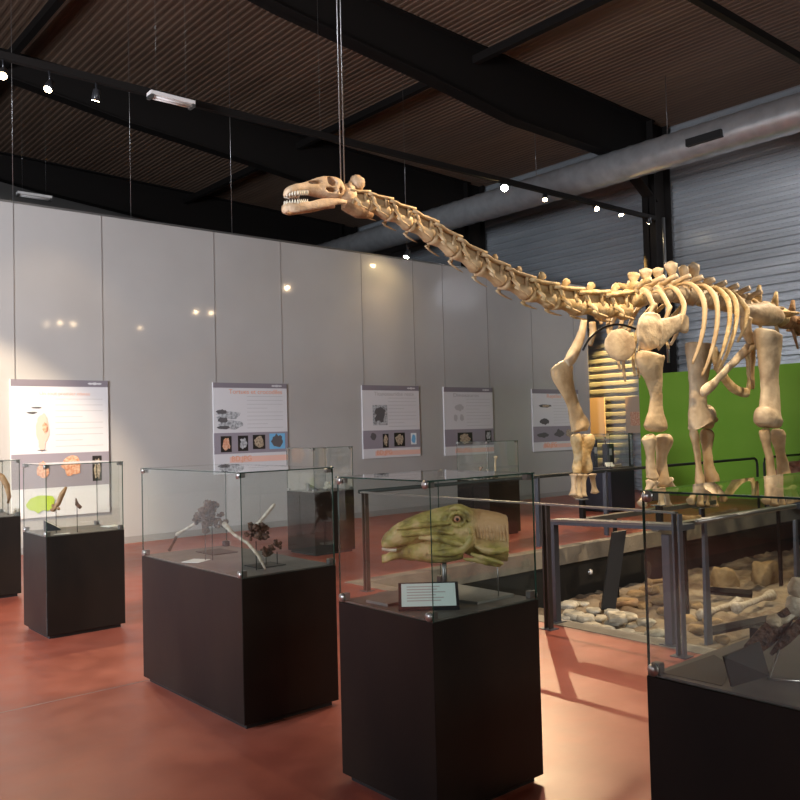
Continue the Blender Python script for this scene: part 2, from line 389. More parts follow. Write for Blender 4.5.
# lamp near the partition top with its little companions
t = spotlight(onY(407, 255, YP-.5), (9.0, 12.3, 1.5), 14, 80, 'glaring spotlight hanging in front of the partition top', bright=True, r=.06)
q = onY(407, 255, YP-.5); bm = B(); tube(bm, [(q.x, q.y, q.z+.11), (q.x, q.y, roof(q.x)+.03)], .003, 6); part('hanger_rod', bm, 'wire', t)
spot_light(None, (-1.5, 8.6, 6.0), onY(2, 432, YP), 4200, 19, (1, .80, .55))

for px, py, pw in ((47, 324, 8), (60, 323, 14), (73, 324, 14), (196, 312, 16), (211, 313, 16), (140, 328, 8), (287, 288, 36)):
    P = onY(px, py, YP); d = ray(px, py); d.y = -d.y; s_ = (TZ-.15-P.z)/d.z; p = P+d*s_
    spot_light(None, p, P, pw*1.3, 9, WARM, .035)

# unlit fluorescent tubes
def fluor(p0, p1, label):
    c = (Vector(p0)+Vector(p1))/2; t = thing('fluorescent_light', label, 'ceiling light', c)
    bm = B(); box(bm, p0[0], p1[0], c.y-.07, c.y+.07, c.z, c.z+.05); part('housing', bm, 'tube', t, False)
    for s in (-.035, .035):
        bm = B(); tube(bm, [(p0[0]+.03, c.y+s, c.z-.018), (p1[0]-.03, c.y+s, c.z-.018)], .014, 8); part('tube', bm, 'tube', t)
    for x in (p0[0]+.02, p1[0]-.02):
        bm = B(); box(bm, x-.02, x+.02, c.y-.07, c.y+.07, c.z-.04, c.z+.002); part('end_cap', bm, 'clip', t, False)
    for x in (p0[0]+.1, p1[0]-.1):
        bm = B(); tube(bm, [(x, c.y, c.z+.05), (x, c.y, roof(x)+.03)], .0015, 5); part('hanger_rod', bm, 'wire', t)
a, b_ = onY(149, 95, 10.3), onY(193, 104, 10.3); fluor((a.x, 10.3, a.z), (b_.x, 10.3, a.z), 'white double fluorescent fitting beside the lighting track, upper left')
a, b_ = onY(17, 194, 17.5), onY(51, 199, 17.5); fluor((a.x, 17.5, a.z), (b_.x, 17.5, a.z), 'distant white fluorescent fitting just above the partition at left')
# conduit by the column
bm = B(); p = onX(664, 240, 16.48); tube(bm, [(16.48, p.y, 2.9), (16.48, p.y, TZ-.05)], .035, 10); part('drop_pipe', bm, 'chrome', main_track)
# cables holding the partition
for i, (px, py, l) in enumerate(((13, 203, 'leftmost cable rising from the partition top to the ceiling'), (131, 219, 'middle cable rising from the partition top to the ceiling'), (232, 233, 'faint cable rising from the partition top, left of the skull'))):
    q = onY(px, py, YP+.1); bm = B(); tube(bm, [(q.x, YP+.1, HW+.02), (q.x, YP+.1, roof(q.x)+.03)], .004, 6)
    tag(recenter(obj('support_cable', bm, 'wire')), 'thin steel '+l, 'cable')

# ------------------------------------------------------------------ display cases
HP, HG = .813, 1.388
def glass_pane(t, x0, x1, y0, y1, z0, z1, name='glass_pane', out=None):
    bm = B(); box(bm, x0, x1, y0, y1, z0, z1)
    dims = (x1-x0, y1-y0, z1-z0); thin = dims.index(min(dims))
    bm.normal_update()
    for f in bm.faces:
        f.material_index = 0 if abs(f.normal[thin]) > .9 else 1
    drop = [f for f in bm.faces if f.normal[thin]*(out or 1) < -.9]      # one clear sheet per pane, with its real edge thickness
    bmesh.ops.delete(bm, geom=drop, context='FACES_ONLY')
    return part(name, bm, None, t, False, ['glass', 'gedge'])
def case(x, y, w, d, label, top='casetop', body='plinth', hp=HP, hg=HG, clips=True, group='black plinths with glass covers'):
    t = thing('display_case', label, 'display case', (x+w/2, y+d/2, 0), group)
    bm = B(); box(bm, x, x+w, y, y+d, .03, hp); bevel(bm, .003, 1); part('plinth', bm, body, t, False)
    bm = B(); box(bm, x+.03, x+w-.03, y+.03, y+d-.03, 0, .03); part('plinth_foot', bm, 'black', t, False)
    bm = B(); box(bm, x+.012, x+w-.012, y+.012, y+d-.012, hp, hp+.006); part('case_floor', bm, top, t, False)
    g = .006; a = .004
    z0, z1 = hp+.0005, hg-g
    glass_pane(t, x+a, x+a+g, y+a, y+d-a, z0, z1, out=-1); glass_pane(t, x+w-a-g, x+w-a, y+a, y+d-a, z0, z1)
    glass_pane(t, x+a+g, x+w-a-g, y+a, y+a+g, z0, z1, out=-1); glass_pane(t, x+a+g, x+w-a-g, y+d-a-g, y+d-a, z0, z1)
    glass_pane(t, x, x+w, y, y+d, z1, hg, 'glass_top')
    if clips:
        s = .024
        for cx, sx in ((x+a+g, 1), (x+w-a-g, -1)):
            for cy, sy in ((y+a+g, 1), (y+d-a-g, -1)):
                for z, sz in ((hg-g-s-.002, 1), (hp+.006, 1)):
                    bm = B(); box(bm, min(cx, cx+sx*s*1.3), max(cx, cx+sx*s*1.3), min(cy, cy+sy*s*1.3), max(cy, cy+sy*s*1.3), z, z+s*1.4 if z < 1 else z+s)
                    bevel(bm, .003, 1); part('corner_clip', bm, 'clip', t, False)
                    bm = B(); disc(bm, (cx-sx*(g+.004), cy+sy*s*.65, z+s*.6), (1, 0, 0), .019, .006, 18); part('clip_button', bm, 'chrome', t)
    return t
BA = (2.314, 4.076, .627, 1.299); BB = (2.323, 2.562, .65, .645); BC = (2.224, 7.002, .641, .591)
BD = (6.199, 9.033, .64, .64); BE = (8.955, 8.587, .66, .66); qf = onZ(646.2, 675, HP); BF = (qf.x, qf.y-.68, 1.3, .68)
case(*BA, 'long black plinth with glass cover holding dark fossil limbs, left of the green head')
case(*BB, 'black plinth with glass cover holding the green dinosaur head, front centre')
case(*BC, 'black square plinth with glass cover before the leftmost poster')
case(*BD, 'distant black plinth with glass cover below and right of the blue-photo poster')
case(*BE, 'distant black plinth with glass cover behind the green head, below the fourth poster')
case(*BF, 'black plinth with glass cover cut by the right edge of the picture')
gp = onZ(21.5, 596, 0); BG = (gp.x-.64, gp.y, .64, .62)
case(*BG, 'black plinth with glass cover cut by the left edge of the picture')
hpnt = onZ(612, 513, 0)
BH = (hpnt.x, hpnt.y, .72, .66)
case(*BH, 'navy-black display case with cards and pale fossils, behind the skeleton forelegs', body='navy', hp=.80, hg=1.42)

# ------------------------------------------------------------------ things in the cases
def wedge(name, c, w, d, h, ang, label, m='black', face=None, cat='label', lines=0, group=None, thick=.012):
    """a sloped caption board: body + printed face, turned by ang about Z; c = centre of its foot"""
    t = thing(name, label, cat, c, group); t.rotation_euler = (0, 0, ang)
    bm = B(); v = [bm.verts.new(p) for p in ((-w/2, -d/2, 0), (w/2, -d/2, 0), (w/2, d/2, 0), (-w/2, d/2, 0), (-w/2, d/2, h), (w/2, d/2, h), (-w/2, -d/2, thick), (w/2, -d/2, thick))]
    for q in ((0,1,2,3), (0,6,7,1), (3,2,5,4), (6,4,5,7), (0,3,4,6), (1,7,5,2)): bm.faces.new([v[i] for i in q])
    obj('board', bm, m, t, False)
    if face:
        n = Vector((0, -(h-thick), d)).normalized(); u = Vector((0, d, h-thick)).normalized(); c0 = Vector((0, 0, (h+thick)/2)); L = sqrt(d*d+(h-thick)**2)
        def P(x, s, o): return c0+Vector((x, 0, 0))+u*s+n*o
        bm = B(); k = .90; quad(bm, P(-w/2*k, -L/2*k, .001), P(w/2*k, -L/2*k, .001), P(w/2*k, L/2*k, .001), P(-w/2*k, L/2*k, .001)); obj('printed_face', bm, face, t, False, recalc=False)
        if lines:
            bm = B()
            for i in range(lines):
                s = L*(.32-.11*i); x0 = -w*.36; x1 = w*(.1+.28*random.random())
                quad(bm, P(x0, s-.003, .002), P(x1, s-.003, .002), P(x1, s+.002, .002), P(x0, s+.002, .002))
            obj('caption_lines', bm, 'inkgrey', t, False, recalc=False)
    return t
ztop = HP+.0065
# --- case B : green head, label, base boards
bc = onZ(432, 609, ztop)
wedge('caption_board', Vector((bc.x+.0, bc.y+.02, ztop)), .262, .085, .105, -YAW, 'pale printed caption in a dark frame in front of the green head', 'blacks', 'pagecool', lines=6)
def slab(name, pts, z, th, m, label, cat):
    bm = B(); lo = [bm.verts.new((p[0], p[1], z)) for p in pts]; hi = [bm.verts.new((p[0], p[1], z+th)) for p in pts]
    k = len(pts); bm.faces.new(lo[::-1]); bm.faces.new(hi)
    for i in range(k): bm.faces.new((lo[i], lo[(i+1) % k], hi[(i+1) % k], hi[i]))
    return tag(recenter(obj(name, bm, m, None, False)), label, cat)
x, y, w_, d_ = BB
slab('base_slab', [(x+.06, y+.36), (x+.30, y+.33), (x+.36, y+.10), (x+.60, y+.10), (x+.60, y+.50), (x+.20, y+.60), (x+.05, y+.50)], ztop, .012, 'slate', 'irregular grey base board under the green head', 'board')
# head built in a frame: a along the camera right axis, z up, t towards the viewer
HC = Vector((x+w_/2, y+d_/2, 0)); HD = (HC-O).dot(fv)
ra = Vector((rv.x, rv.y, 0)).normalized(); fa = Vector((fv.x, fv.y, 0)).normalized()
def HP3(u, v, off=0):                     # (u,v) of the 5.714x crop at (375,490)
    p = cam(375+u/5.714, 490+v/5.714, HD); return p-fa*off
def headloft(bm, st, n=22, pw=.8):
    """st rows: u, vtop, vbot, halfwidth ; superellipse sections"""
    st = spline(st, 40); rings = []
    for u, vt, vb, hw in st:
        a = HP3(u, vt); b_ = HP3(u, vb); c = (a+b_)/2; hz = (a-b_).length/2; ring = []
        for j in range(n):
            th = 2*pi*j/n; cs, sn = cos(th), sin(th)
            ring.append(bm.verts.new(c-fa*(hw*math.copysign(abs(cs)**pw, cs))+(a-b_).normalized()*(hz*math.copysign(abs(sn)**pw, sn))))
        rings.append(ring)
    for a, b_ in zip(rings, rings[1:]):
        for j in range(n): bm.faces.new((a[j], a[(j+1) % n], b_[(j+1) % n], b_[j]))
    bm.faces.new(rings[0]); bm.faces.new(rings[-1])
bm = B()
headloft(bm, [(38, 285, 322, .02), (60, 245, 330, .045), (120, 198, 328, .065), (200, 155, 308, .062), (300, 120, 292, .066), (400, 92, 325, .08), (480, 78, 345, .09), (530, 98, 370, .09), (570, 108, 385, .085), (620, 112, 395, .085), (700, 128, 402, .085), (752, 145, 405, .082)])
headloft(bm, [(40, 372, 418, .02), (70, 362, 412, .04), (130, 332, 395, .050), (220, 300, 402, .053), (330, 284, 415, .060), (430, 280, 408, .072), (500, 280, 392, .07)])
# cheek, brow and neck folds
def ridge(pts, r):
    r *= 1.15; pts = [(a, b_, c+.006) for a, b_, c in pts]
    loft(bm, [HP3(u, v, o) for u, v, o in spline(pts, 18)], [r*(.4+.6*sin(pi*i/17)) for i in range(18)], None, (0, 0, 1), 8)
ridge([(120, 215, .055), (230, 195, .060), (330, 185, .066), (420, 180, .078)], .012)
ridge([(150, 250, .058), (260, 235, .060), (350, 225, .068), (440, 235, .084)], .013)
ridge([(250, 268, .056), (350, 262, .066), (440, 285, .078), (500, 300, .082)], .014)
ridge([(300, 350, .060), (400, 345, .070), (470, 335, .074), (520, 300, .084)], .016)
ridge([(420, 100, .070), (470, 92, .076), (515, 125, .082), (530, 170, .086)], .012)
ridge([(530, 200, .086), (540, 250, .088), (510, 310, .086), (480, 350, .074)], .013)
ridge([(560, 300, .080), (620, 330, .082), (690, 335, .082), (750, 330, .080)], .014)
ridge([(540, 350, .074), (600, 370, .080), (680, 390, .080), (720, 410, .070)], .012)
ridge([(500, 380, .06), (580, 388, .072), (660, 405, .07), (710, 420, .06)], .012)
for i in range(10):                       # vertical skin pleats of the neck
    u = 560+i*19; loft(bm, [HP3(u+q*.12, 120+i*2.2+q, .030+.056*sin(min(1, q/110+.1)*pi/2)) for q in range(0, 150, 16)], .0035, None, (0, 0, 1), 6)
for k in range(14):
    a = 2*pi*k/14; ball(bm, HP3(462+40*cos(a), 155+36*sin(a), .088), .0105, 1)
bm = boolean(bm, None, remesh=.0026)
bmesh.ops.smooth_vert(bm, verts=bm.verts[:], factor=.3, use_axis_x=True, use_axis_y=True, use_axis_z=True)
for v in bm.verts: v.co += noise.noise_vector(v.co*60)*.0018+noise.noise_vector(v.co*28)*.0025
hm, tt, bb = nt('green_reptile_skin')
tc = tt.nodes.new('ShaderNodeTexCoord')
geo = tt.nodes.new('ShaderNodeVectorMath'); geo.operation = 'DOT_PRODUCT'; geo.inputs[1].default_value = tuple(ra)
tt.links.new(tc.outputs['Object'], geo.inputs[0])
nz = tt.nodes.new('ShaderNodeTexNoise'); nz.inputs['Scale'].default_value = 14; nz.inputs['Detail'].default_value = 8; tt.links.new(tc.outputs['Object'], nz.inputs[0])
rp = tt.nodes.new('ShaderNodeValToRGB'); e = rp.color_ramp.elements; e[0].position = .32; e[0].color = (.17, .13, .04, 1); e[1].position = .66; e[1].color = (.62, .46, .22, 1); e.new(.5).color = (.42, .35, .10, 1)
tt.links.new(nz.outputs['Fac'], rp.inputs[0])
mr = tt.nodes.new('ShaderNodeMapRange'); mr.inputs[1].default_value = .14; mr.inputs[2].default_value = .19; tt.links.new(geo.outputs['Value'], mr.inputs[0])
sp = tt.nodes.new('ShaderNodeSeparateXYZ'); tt.links.new(tc.outputs['Object'], sp.inputs[0])
mz = tt.nodes.new('ShaderNodeMapRange'); mz.inputs[1].default_value = .235; mz.inputs[2].default_value = .29; tt.links.new(sp.outputs['Z'], mz.inputs[0])
mu = tt.nodes.new('ShaderNodeMath'); mu.operation = 'MULTIPLY'; tt.links.new(mr.outputs[0], mu.inputs[0]); tt.links.new(mz.outputs[0], mu.inputs[1])
mxx = tt.nodes.new('ShaderNodeMix'); mxx.data_type = 'RGBA'; mxx.inputs[7].default_value = (.55, .34, .16, 1)
tt.links.new(mu.outputs[0], mxx.inputs[0]); tt.links.new(rp.outputs[0], mxx.inputs[6]); tt.links.new(mxx.outputs[2], bb.inputs['Base Color'])
bb.inputs['Roughness'].default_value = .5
vor = tt.nodes.new('ShaderNodeTexVoronoi'); vor.inputs['Scale'].default_value = 160; tt.links.new(tc.outputs['Object'], vor.inputs[0])
bu = tt.nodes.new('ShaderNodeBump'); bu.inputs['Strength'].default_value = .35; bu.inputs['Distance'].default_value = .004
tt.links.new(vor.outputs['Distance'], bu.inputs['Height']); tt.links.new(bu.outputs[0], bb.inputs['Normal'])
M['skin'] = hm
hr = thing('dinosaur_head_model', 'life-size green duck-billed dinosaur head model inside the front centre case', 'model', (HC.x, HC.y, ztop+.012))
part('head', bm, 'skin', hr)
bm = B(); ball(bm, HP3(462, 155, .086), .0150, 2); part('eye', bm, 'photored', hr)
bm = B(); ball(bm, HP3(462, 155, .099), (.0075, .0075, .0075), 2); part('pupil', bm, 'black', hr)
bm = B()
for i in range(16):
    u = 42+i*5.2; q = HP3(u, 335-(i % 2)*2, .02+.035*min(1, i/8)); loft(bm, [q+Vector((0, 0, .006)), q-Vector((0, 0, .008))], [.003, .0012], None, (1, 0, 0), 5)
part('teeth', bm, 'tooth', hr)
bm = B(); q = HP3(395, 410); tube(bm, [(q.x, q.y, ztop+.012), (q.x, q.y, q.z+.03)], .011, 12); part('stand_post', bm, 'clip', hr)
bm = B(); box(bm, q.x-.03, q.x+.03, q.y-.02, q.y+.02, ztop+.0125, ztop+.03); part('stand_foot', bm, 'black', hr, False)
bm = B(); q = HP3(700, 400); tube(bm, [(q.x, q.y, ztop+.012), (q.x, q.y, q.z+.02)], .0025, 8); part('stand_rod', bm, 'wire', hr)

# --- fossils
def bone(bm, a, b_, r0_, rm, r1_, jit=0, n=10, mi=0, flat=1, up=(0, 0, 1), ns=9):
    a, b_ = Vector(a), Vector(b_); pts = []; R = []
    for i in range(ns):
        f = i/(ns-1); pts.append(a.lerp(b_, f)); e0 = max(0, 1-f/.32)**1.6; e1 = max(0, 1-(1-f)/.32)**1.6
        R.append(rm+(r0_-rm)*e0+(r1_-rm)*e1)
    R[0] *= .62; R[-1] *= .62; pts.insert(1, a.lerp(b_, .035)); R.insert(1, r0_); pts.insert(-1, a.lerp(b_, .965)); R.insert(-1, r1_)
    loft(bm, pts, R, [q*flat for q in R], Vector(up), n, mi, jit)
def lumps(bm, c, R, k, r, jit=.5, seed=1):
    rnd = random.Random(seed)
    for i in range(k):
        q = Vector(c)+Vector((rnd.uniform(-1, 1), rnd.uniform(-1, 1), rnd.uniform(-1, 1)))*R
        rr_ = r*rnd.uniform(.6, 1.2); ball(bm, q, (rr_*rnd.uniform(.6, 1.2), rr_*rnd.uniform(.6, 1.2), rr_*rnd.uniform(.6, 1.2)), 3, jit*1.6, 40)
# case A
DA = 5.25
def CA(px, py, d=DA): return cam(px, py, d)
t = thing('fossil_limb', 'articulated dark fossil limb on thin rods, left half of the long case', 'fossil', (*onZ(212, 563, ztop).xy, ztop))
bm = B(); bone(bm, CA(169, 551, 5.42), CA(178, 533, 5.35), .011, .008, .012, .004); part('toe_bone', bm, 'fossil', t)
bm = B(); bone(bm, CA(176, 535, 5.35), CA(203, 519), .013, .009, .016, .003); part('pale_bone', bm, 'fossilw', t)
bm = B(); lumps(bm, CA(205, 516), .05, 26, .019, .6, 3); lumps(bm, CA(211, 508), .035, 14, .015, .6, 5); bone(bm, CA(203, 507), CA(206, 533), .03, .02, .026, .01); part('joint_cluster', bm, 'fossil', t)
bm = B(); lumps(bm, CA(221, 520), .035, 12, .016, .6, 8); part('joint_cluster', bm, 'fossil', t)
bm = B(); loft(bm, [CA(*p) for p in ((224, 524, 5.2), (235, 535, 5.1), (248, 543, 4.95), (258, 555, 4.8), (265, 569, 4.67))], [.016, .010, .010, .009, .006], None, (0, 0, 1), 8, 0, .003); part('curved_bone', bm, 'fossilw', t)
for px, py, dp in ((205, 530, DA), (212, 526, DA), (256, 552, 4.83)):
    q = CA(px, py, dp); bm = B(); tube(bm, [(q.x, q.y, ztop), tuple(q)], .0028, 6); part('stand_rod', bm, 'black', t)
bm = B(); q = onZ(214, 553, ztop); box(bm, q.x-.06, q.x+.12, q.y-.10, q.y+.14, ztop, ztop+.005); part('stand_plate', bm, 'black', t, False)
t = thing('fossil_limb', 'dark fossil bones with pale raised shaft, right half of the long case', 'fossil', (*onZ(262, 566, ztop).xy, ztop))
bm = B(); bone(bm, CA(275, 504, 5.0), CA(256, 526, 5.0), .010, .011, .016, .003); part('pale_bone', bm, 'fossilw', t)
bm = B(); lumps(bm, CA(257, 532, 5.0), .042, 22, .017, .6, 11); lumps(bm, CA(251, 530, 5.0), .028, 9, .014, .6, 12); lumps(bm, CA(266, 530, 5.0), .02, 6, .012, .6, 13); part('joint_cluster', bm, 'fossil', t)
bm = B(); lumps(bm, CA(267, 551, 5.0), .022, 11, .014, .6, 14); lumps(bm, CA(276, 545, 5.0), .02, 9, .012, .6, 15); lumps(bm, CA(272, 548, 5.0), .015, 5, .012, .6, 16); part('toe_bone', bm, 'fossil', t)
for px, py in ((256, 541), (277, 552), (266, 556)):
    q = CA(px, py, 5.0); bm = B(); tube(bm, [(q.x, q.y, ztop), tuple(q)], .0028, 6); part('stand_rod', bm, 'black', t)
bm = B(); q = CA(266, 560, 5.0); box(bm, q.x-.10, q.x+.08, q.y-.09, q.y+.08, ztop, ztop+.004); part('stand_plate', bm, 'black', t, False)
def card(c, w, d, ang, label, m='paper', th=.003):
    bm = B(); box(bm, -w/2, w/2, -d/2, d/2, 0, th); o = obj('caption_card', bm, m, None, False); o.location = c; o.rotation_euler = (0, 0, ang); return tag(o, label, 'label')
card(Vector((*onZ(196, 561, ztop).xy, ztop)), .13, .12, .5, 'flat white caption card lying at the left front of the long case')
bm = B(); q = onZ(226, 546, ztop); box(bm, q.x-.02, q.x+.02, q.y-.02, q.y+.02, ztop, ztop+.035); bevel(bm, .003, 1); tag(recenter(obj('small_block', bm, 'black', None, False)), 'small black block at the back of the long case', 'block')
# case C
wp = onZ(52, 531, ztop); wedge('caption_board', Vector((wp.x+.02, wp.y+.06, ztop)), .10, .13, .09, radians(75), 'tilted white caption wedge in the case before the leftmost poster', 'blacks', 'paper')
card(Vector((*onZ(62, 534, ztop).xy, ztop)), .12, .04, 0, 'narrow white card at the front of the case before the leftmost poster')
card(Vector((*onZ(112, 526, ztop).xy, ztop)), .14, .14, .2, 'white card at the right end of the case before the leftmost poster')
DC = 7.0
t = thing('fossil_claw', 'reddish brown fossil claw on a rod before the leftmost poster', 'fossil', (*onZ(57, 527, ztop).xy, ztop))
bm = B(); loft(bm, [cam(*p, DC) for p in ((53, 511), (58, 504), (62, 494), (66, 487))], [.018, .03, .032, .014], [.015, .02, .02, .01], (0, 0, 1), 10, 0, .006); part('claw', bm, 'boned', t)
bm = B(); lumps(bm, cam(56, 507, DC), .03, 5, .016, .4, 21); part('claw_base', bm, 'boned', t)
bm = B(); q = cam(56, 508, DC); tube(bm, [(q.x, q.y, ztop), tuple(q)], .003, 6); part('stand_rod', bm, 'black', t)
t = thing('fossil_fragment', 'small grey fossil point on a rod, right of the reddish claw', 'fossil', (*onZ(77, 526, ztop).xy, ztop))
bm = B(); loft(bm, [cam(*p, DC) for p in ((81, 508), (77, 504), (76, 498))], [.014, .016, .004], None, (0, 0, 1), 8, 0, .004); part('point', bm, 'fossil', t)
bm = B(); q = cam(77, 505, DC); tube(bm, [(q.x, q.y, ztop), tuple(q)], .003, 6); part('stand_rod', bm, 'black', t)
# case G
DG = (Vector((BG[0]+.45, BG[1]+.25, 1))-O).dot(fv)
t = thing('fossil_rib', 'curved brown fossil bone standing in the case at the left edge', 'fossil', (*cam(8, 520, DG).xy, ztop))
bm = B(); pts = [cam(*p, DG) for p in ((-4, 474), (2, 477), (7, 486), (9, 497), (8, 503))]
loft(bm, pts, [.03, .032, .028, .022, .012], None, (0, 0, 1), 10, 0, .006); part('rib', bm, 'boned', t)
bm = B(); q = cam(8, 500, DG); tube(bm, [(q.x, q.y, ztop), tuple(q)], .004, 6); part('stand_rod', bm, 'black', t)
bm = B(); lumps(bm, cam(16, 506, DG)-Vector((0, 0, .0)), .025, 6, .022, .5, 31)
zmin = min(v.co.z for v in bm.verts); bmesh.ops.translate(bm, verts=bm.verts[:], vec=(0, 0, ztop-zmin)); tag(recenter(obj('fossil_lump', bm, 'fossilw')), 'small pale knobbly fossil lying in the case at the left edge', 'fossil')
# case D
q = Vector((BD[0]+.20, BD[1]+.33, ztop)); wedge('caption_board', q, .15, .14, .10, radians(70), 'white tilted caption wedge in the distant case below the blue-photo poster', 'blacks', 'paper')
bm = B(); lumps(bm, (BD[0]+.42, BD[1]+.25, ztop+.05), .05, 7, .03, .5, 41); zmin = min(v.co.z for v in bm.verts); bmesh.ops.translate(bm, verts=bm.verts[:], vec=(0, 0, ztop-zmin))
tag(recenter(obj('fossil_lump', bm, 'fossilw')), 'pale fossil lump beside the white caption wedge in the distant left case', 'fossil')
# case E
DE = (Vector((BE[0]+.33, BE[1]+.33, 1))-O).dot(fv)
for k, (px, h, l) in enumerate(((480, .14, 'short upright fossil in the case below the fourth poster, left one'), (495, .30, 'tall pale upright fossil in the case below the fourth poster'), (487, .10, 'smallest pale fossil in the case below the fourth poster'))):
    c = cam(px, 470, DE); t = thing('fossil_bone', l, 'fossil', (c.x, c.y, ztop))
    bm = B(); bone(bm, (c.x, c.y, ztop+.04), (c.x+.02, c.y, ztop+.04+h), .03, .014, .032, .01); part('shaft', bm, ('boned', 'bonep', 'fossilw')[k], t)
    bm = B(); box(bm, c.x-.03, c.x+.03, c.y-.03, c.y+.03, ztop, ztop+.04); part('stand_block', bm, 'black', t, False)
# case H
DH = (Vector((BH[0]+.36, BH[1]+.3, 1))-O).dot(fv); zt = .8065
wedge('caption_board', Vector((BH[0]+.18, BH[1]+.15, zt)), .16, .12, .09, -YAW, 'white caption board in the navy case behind the skeleton', 'blacks', 'paper')
for k, (dx, dy, sx, sz, l) in enumerate(((.12, .45, .05, .50, 'tall dark display block in the left of the navy case'), (.50, .40, .11, .42, 'wide dark display block in the right of the navy case'))):
    bm = B(); box(bm, BH[0]+dx-sx, BH[0]+dx+sx, BH[1]+dy-.05, BH[1]+dy+.05, zt, zt+sz); tag(recenter(obj('display_block', bm, 'navy', None, False)), l, 'block')
    bm = B(); box(bm, BH[0]+dx-.035, BH[0]+dx+.035, BH[1]+dy-.055, BH[1]+dy-.051, zt+sz*.5, zt+sz*.5+.12); tag(recenter(obj('caption_card', bm, 'paper', None, False)), 'small white card on the '+('tall narrow' if k == 0 else 'wide')+' dark block in the navy case', 'label')
bm = B(); bone(bm, (BH[0]+.30, BH[1]+.22, zt+.03), (BH[0]+.5, BH[1]+.12, zt+.03), .03, .018, .03, .006); tag(recenter(obj('fossil_bone', bm, 'whitebone')), 'pale fossil lying in the navy case', 'fossil')
# case F
DF = 2.71
t = thing('dinosaur_foot_cast', 'brown and white bone with knobbly ends on bent wire in the right edge case', 'fossil', (*onZ(790, 690, ztop).xy, ztop))
def CF(px, py, d=DF): return cam(px, py, d)
bm = B(); loft(bm, [CF(*p) for p in ((744, 662), (751, 650), (764, 638), (778, 626), (790, 612), (806, 598))], [.006, .026, .036, .036, .022, .014], [.005, .014, .016, .016, .014, .010], tuple(fa), 14, 0, .004); part('blade_bone', bm, 'fossil', t)
bm = B(); loft(bm, [CF(*p, DF-.03) for p in ((770, 655), (785, 640), (800, 625), (812, 612))], [.005, .018, .02, .014], [.005, .012, .012, .01], tuple(fa), 12, 0, .004); part('blade_bone', bm, 'fossil', t)
bm = B(); loft(bm, [CF(*p, DF-.01) for p in ((776, 622), (786, 620), (796, 612), (808, 600))], [.012, .012, .008, .008], None, (0, 0, 1), 8, 0, .004); ball(bm, CF(775, 621), (.030, .024, .022), 3, .25, 20); part('bone_head', bm, 'whitebone', t)
bm = B(); ball(bm, CF(798, 588), (.033, .03, .036), 3, .25, 21); ball(bm, CF(796, 607), (.030, .03, .042), 3, .2, 22); part('bone_head', bm, 'whitebone', t)
bm = B(); a = CF(782, 642); e1 = onZ(769, 679, ztop+.003); e2 = onZ(812, 682, ztop+.003); tube(bm, [a, a.lerp(e1, .9), e1, e1.lerp(e2, .1), e2], .003, 8); part('wire_stand', bm, 'chrome', t)
wq = onZ(748, 672, ztop); wq2 = onZ(672, 672, ztop)
# two-sided caption board seen from behind
bt = thing('caption_board', 'large dark caption board seen from behind in the right edge case', 'label', (wq.x, wq.y, ztop))
a0 = onZ(732, 687, ztop+.001); a1 = onZ(770, 676, ztop+.001); t0 = onZ(724, 657, ztop+.10); t1 = onZ(760, 642, ztop+.10)
n_ = (a1-a0).cross(t0-a0).normalized()
def plate(bm, c, th, mi=0):
    lo = [bm.verts.new(p) for p in c]; hi = [bm.verts.new(p+n_*th) for p in c]
    bm.faces.new(lo[::-1]); bm.faces.new(hi)
    for k in range(4): bm.faces.new((lo[k], lo[(k+1) % 4], hi[(k+1) % 4], hi[k]))
if n_.x > 0 or n_.z < 0: n_ = -n_
bm = B(); plate(bm, (a0, a1, t1, t0), .006); part('board', bm, 'black', bt, False)
bm = B(); cc = (a0+a1+t0+t1)/4; plate(bm, [cc+(q-cc)*.92+n_*.006 for q in (a0, a1, t1, t0)], .001); part('printed_face', bm, 'paper', bt, False)
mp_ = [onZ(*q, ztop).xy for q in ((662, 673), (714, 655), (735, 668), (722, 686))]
slab('base_slab', mp_, ztop, .0012, 'black', 'thin black sheet for the shadow behind the large caption board in the right edge case', 'board')  # black sheet laid where the shadow behind the board falls
q = onZ(758, 640, ztop); bm = B(); box(bm, q.x-.02, q.x+.02, q.y-.02, q.y+.02, ztop, ztop+.045); tag(recenter(obj('small_block', bm, 'black', None, False)), 'small black block at the back of the right edge case', 'block')

# ------------------------------------------------------------------ posters on the partition
def text_mesh(s, size, m, x, z, y, parent, maxw=None, name='title_text'):
    c = bpy.data.curves.new('t', 'FONT'); c.body = s; c.size = size; c.extrude = .001
    o = bpy.data.objects.new('t', c); COL.objects.link(o); dg = bpy.context.evaluated_depsgraph_get(); dg.update()
    me = bpy.data.meshes.new_from_object(o.evaluated_get(dg)); bpy.data.objects.remove(o)
    xs = [v.co.x for v in me.vertices]; wd = max(xs)-min(xs); k = maxw/wd if maxw else 1
    me.transform(Matrix.Translation((x, y, z)) @ Matrix.Rotation(pi/2, 4, 'X') @ Matrix.Diagonal((k, k if maxw and k < 1 else 1, 1, 1)))
    off = Vector(parent.location); me.transform(Matrix.Translation(-off)); me.materials.clear(); me.materials.append(M[m])
    q = bpy.data.objects.new(name, me); COL.objects.link(q); q.parent = parent; return q
def blob(bm, cx, cz, rx, rz, y, k=16, jit=.15, seed=0):
    vs = [bm.verts.new((cx+rx*cos(2*pi*i/k)*(1+jit*noise.noise(Vector((i*1.3, seed, 0)))), y, cz+rz*sin(2*pi*i/k)*(1+jit*noise.noise(Vector((i*1.1, seed, 5)))))) for i in range(k)]
    bm.faces.new(vs)
